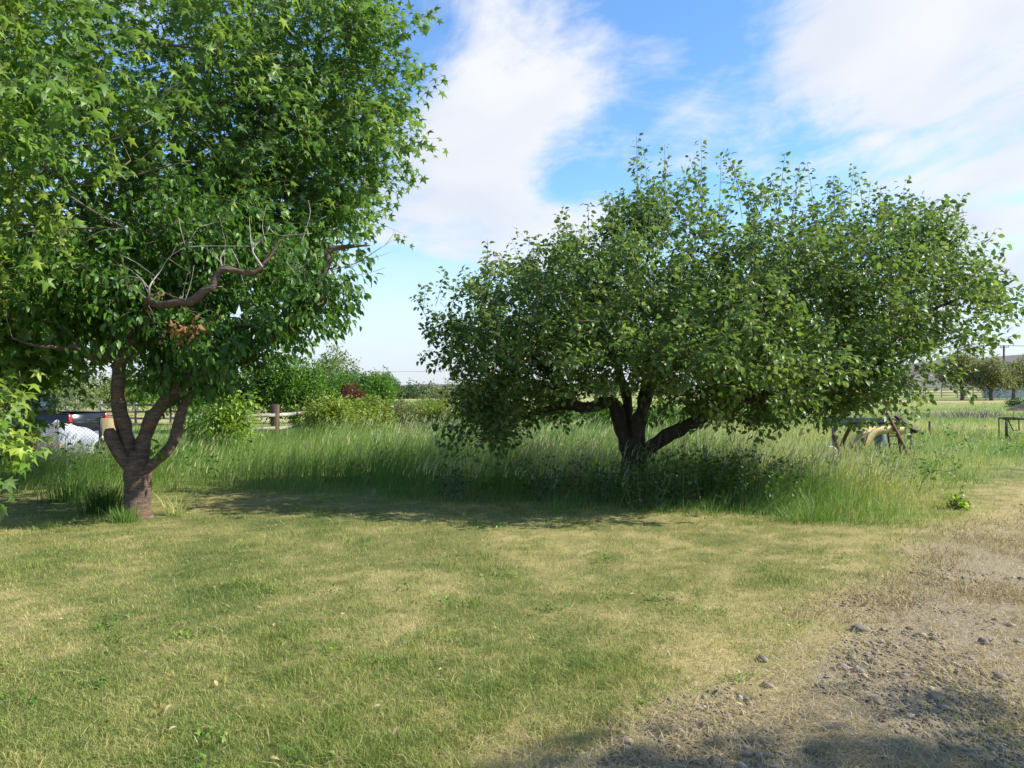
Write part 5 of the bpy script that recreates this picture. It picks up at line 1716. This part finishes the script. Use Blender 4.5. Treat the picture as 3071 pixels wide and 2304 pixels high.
# ------------------------------------------------------------------ weeds, suckers, tufts
def weeds():
    # clump of dark upright stems left of the cherry trunk
    def tuft(name, label, px, py, n, h, w, spread, mat, t0, t1, lean=.5, cat='plant', hmin=.5):
        d = CAMH * F / (py - HZ)
        x0 = (px - 512) / F * d
        a = Acc()
        x = x0 + rng.normal(0, spread, n); y = d + rng.normal(0, spread * .7, n)
        b = np.array([x0, d, float(gh(x0, d))])
        ang = np.arctan2(y - d, x - x0) + rng.normal(0, .5, n)
        blades(a, x, y, gh(x, y) - .01, h * U(hmin, 1.1, n), np.full(n, w) * U(.7, 1.3, n), U(.1, lean, n), ang, U(t0, t1, n), 4)
        return tag(a.obj(name, M[mat], base=b), label, cat)
    tuft('grass_tuft', 'dark upright grass tuft left of the cherry trunk foot', 105, 514, 420, .46, .010, .12, 'weed', .0, .3, .35)
    tuft('grass_tuft', 'bright green grass clump at the foot of the cherry trunk', 124, 521, 300, .24, .007, .09, 'tall', .3, .8, .6)
    tuft('iris_clump', 'pale strap-leaved clump right of the cherry trunk foot', 178, 514, 30, .36, .020, .07, 'tall', .75, .95, .9)
    tuft('grass_tuft', 'dark green grass tuft at the front edge of the tall grass on the left', 70, 500, 240, .5, .008, .16, 'weed', .1, .45, .5)
    tuft('grass_tuft', 'dark bent grass clump at the front edge of the tall grass on the right', 812, 522, 220, .36, .006, .18, 'tall', .05, .45, 1.1)

    # leafy suckers under the pear tree
    def sucker(label, px, py, h, nst, spread, mat='dark', leaf=.055, per=22):
        d = CAMH * F / (py - HZ)
        x0 = (px - 512) / F * d
        b = np.array([x0, d, float(gh(x0, d))])
        T = Tree('sucker_shoot', label, b, M['twig'], 'plant', 'leafy suckers under the pear tree')
        p = np.column_stack([x0 + rng.normal(0, spread, nst), d + rng.normal(0, spread, nst), np.full(nst, b[2])])
        u = unit(np.column_stack([rng.normal(0, .22, nst), rng.normal(0, .22, nst), np.ones(nst)]))
        L = h * U(.55, 1.1, nst)
        stems(T, p, u, L, .006)
        T.twigs(M['twig'], 'stems')
        pos, R, _ = leaves_on(p, u, L, per, .03, .3, (.1, 0, 0), .9, .8, .02, .4)
        T.crown(L_PEAR, M[mat], pos, R, leaf * U(.7, 1.3, len(pos)), rng.random(len(pos)), 0, 'leaves')
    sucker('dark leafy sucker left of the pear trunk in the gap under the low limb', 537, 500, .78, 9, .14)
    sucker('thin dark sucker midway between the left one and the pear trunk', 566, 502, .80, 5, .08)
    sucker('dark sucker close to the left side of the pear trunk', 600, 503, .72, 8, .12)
    sucker('broad leafy sucker clump right of the pear trunk', 690, 500, 1.0, 40, .42, 'green', .065)
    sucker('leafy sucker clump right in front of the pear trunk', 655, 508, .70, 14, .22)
    sucker('leafy sucker clump under the heavy right limb', 735, 503, .90, 40, .42, 'green', .065)
    sucker('leafy weed clump under the right end of the pear crown', 800, 490, .62, 22, .4, 'apple')
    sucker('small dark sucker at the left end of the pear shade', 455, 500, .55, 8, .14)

    # broad-leaved stalks standing in the tall grass
    a = Acc()
    n = 420
    d = 1 / U(1 / 26, 1 / 9.2, n); x = U(-1, 1, n) * .72 * d
    k = (tallness(x, d) > .2) & (pathness(x, d) < .3) & (fbm(x, d, 1.6, 15, 3) > .5)
    x, d = x[k], d[k]
    p = np.stack([x, d, gh(x, d)], 1); u = unit(np.column_stack([rng.normal(.05, .15, len(x)), rng.normal(0, .15, len(x)), np.ones(len(x))])); L = U(.35, .85, len(x))
    pos, R, _ = leaves_on(p, u, L, 16, .03, .35, (.1, 0, 0), .8, .7, .02, .4)
    a.inst(*L_CHERRY, pos, R, U(.05, .12, len(pos)), rng.random(len(pos)))
    tag(a.obj('field_weeds', M['weed'], kind='stuff'), 'leafy weed stalks standing among the tall grass', 'weeds')

    # grey dead stalks behind the pear tree
    for label, px, d, h, n, sp in (('grey dead weed stalks in the gap left of the pear trunk', 566, 15.5, .82, 150, .32), ('grey dead weed stalks just left of the pear trunk', 592, 15.8, .72, 90, .22),
                                   ('dry grey brush heap in the middle of the far field', 962, 40, .62, 500, 1.5), ('pale dry stalks by the right hedge gap', 415, 24, .8, 60, .25)):
        x0 = (px - 512) / F * d
        b = np.array([x0, d, float(gh(x0, d))])
        a = Acc()
        x = x0 + rng.normal(0, sp, n); y = d + rng.normal(0, sp * .5, n)
        blades(a, x, y, gh(x, y), h * U(.5, 1.1, n), U(.010, .02, n) * (1 + d / 60), U(.2, 1.0, n), U(0, 6.28, n), rng.random(n), 4)
        tag(a.obj('dead_stalks', M['brush'], base=b, kind='stuff' if d > 30 else None), label, 'dry weeds')

    # branching weed and bright weed on the right
    d = 10.9
    b = at(918, 500, d); b[2] = float(gh(b[0], d))
    T = Tree('branching_weed', 'dark branching weed with feathery tops right of the tall grass', b, M['twig'], 'plant')
    T.nodes(np.array([b, b + (0, 0, .05)]), np.array([.008, .008]))
    tips = b + np.column_stack([U(-.7, .7, 26), U(-.3, .3, 26), U(.25, .75, 26)])
    ends, dirs = T.grow(tips, lift=.05, rbase=.004, rk=.004, n=4)
    T.twigs(M['twig'], 'stems')
    pos, R, _ = leaves_on(np.repeat(ends, 2, 0), unit(np.repeat(dirs, 2, 0) + rdir(len(ends) * 2) * .4), np.full(len(ends) * 2, .14), 9, .02, .2, (.1, 0, 0), .8)
    T.crown(leaf_quad(.3), M['weed'], pos, R, U(.03, .06, len(pos)), rng.random(len(pos)) * .6, 0, 'leaves')
    # rosettes of broad-leaved weeds in the turf: one ground cover
    a = Acc()
    wx, wy = lawn_points(120, 2.7, 11, .8)
    k = (tallness(wx, wy) < .1) & (fbm(wx, wy, 1.3, 77, 3) > .47) & (pathness(wx, wy) < .5)
    wx, wy = list(wx[k]), list(wy[k])
    for px, py in ((845, 562), (735, 683), (105, 628), (185, 635), (405, 590), (545, 640), (480, 530), (500, 528), (640, 705), (690, 610), (120, 640), (160, 622), (660, 600)):
        dd = CAMH * F / (py - HZ)
        wx.append((px - 512) / F * dd); wy.append(dd)
    for x0, y0 in zip(wx, wy):
        k = int(U(10, 40)); sp = U(.03, .13)
        p = np.column_stack([x0 + rng.normal(0, sp, k), y0 + rng.normal(0, sp * .8, k), np.zeros(k)])
        p[:, 2] = gh(p[:, 0], p[:, 1]) + U(.005, .03, k)
        ax = rdir(k); ax[:, 2] = U(.15, 1.2, k)
        a.inst(*L_PEAR, p, frames(ax, np.array([0, 0, 1.0]) + rng.normal(0, .3, (k, 3))), U(.014, .036, k), np.clip(rng.random(k) * .5 + U(.3, .7), 0, 1))
    tag(a.obj('lawn_weeds', M['weed'], kind='stuff'), 'low broad-leaved weeds scattered through the lawn', 'weeds')
    d = CAMH * F / (508 - HZ)
    b = at(957, 508, d); b[2] = float(gh(b[0], d))
    T = Tree('leafy_weed', 'bright green leafy weed at the edge of the drive', b, M['twig'], 'plant')
    p = np.repeat(b[None], 16, 0); u = unit(rdir(16) * .8 + (0, 0, .7)); L = U(.12, .26, 16)
    stems(T, p, u, L, .005); T.twigs(M['twig'], 'stems')
    pos, R, _ = leaves_on(p, u, L, 12, .03, .2, (.1, 0, 0), .8)
    T.crown(L_CHERRY, M['sucker'], pos, R, U(.05, .09, len(pos)), rng.random(len(pos)), 0, 'leaves')

    # a few fallen leaves and bits on the lawn
    n = 70
    x, y = lawn_points(n, 3.0, 10, 0)
    a = Acc().inst(*L_CHERRY, np.stack([x, y, gh(x, y) + .035], 1), frames(rdir(n) * (1, 1, .25), np.array([0, 0, 1.0]) + rng.normal(0, .3, (n, 3))), U(.025, .05, n), U(.4, 1, n))
    tag(a.obj('fallen_leaves', M['straw'], kind='stuff'), 'pale dry fallen leaves scattered over the lawn', 'leaves')


reseed(23)
weeds()

for o in bpy.data.objects:
    if '_b' in o:
        del o['_b']
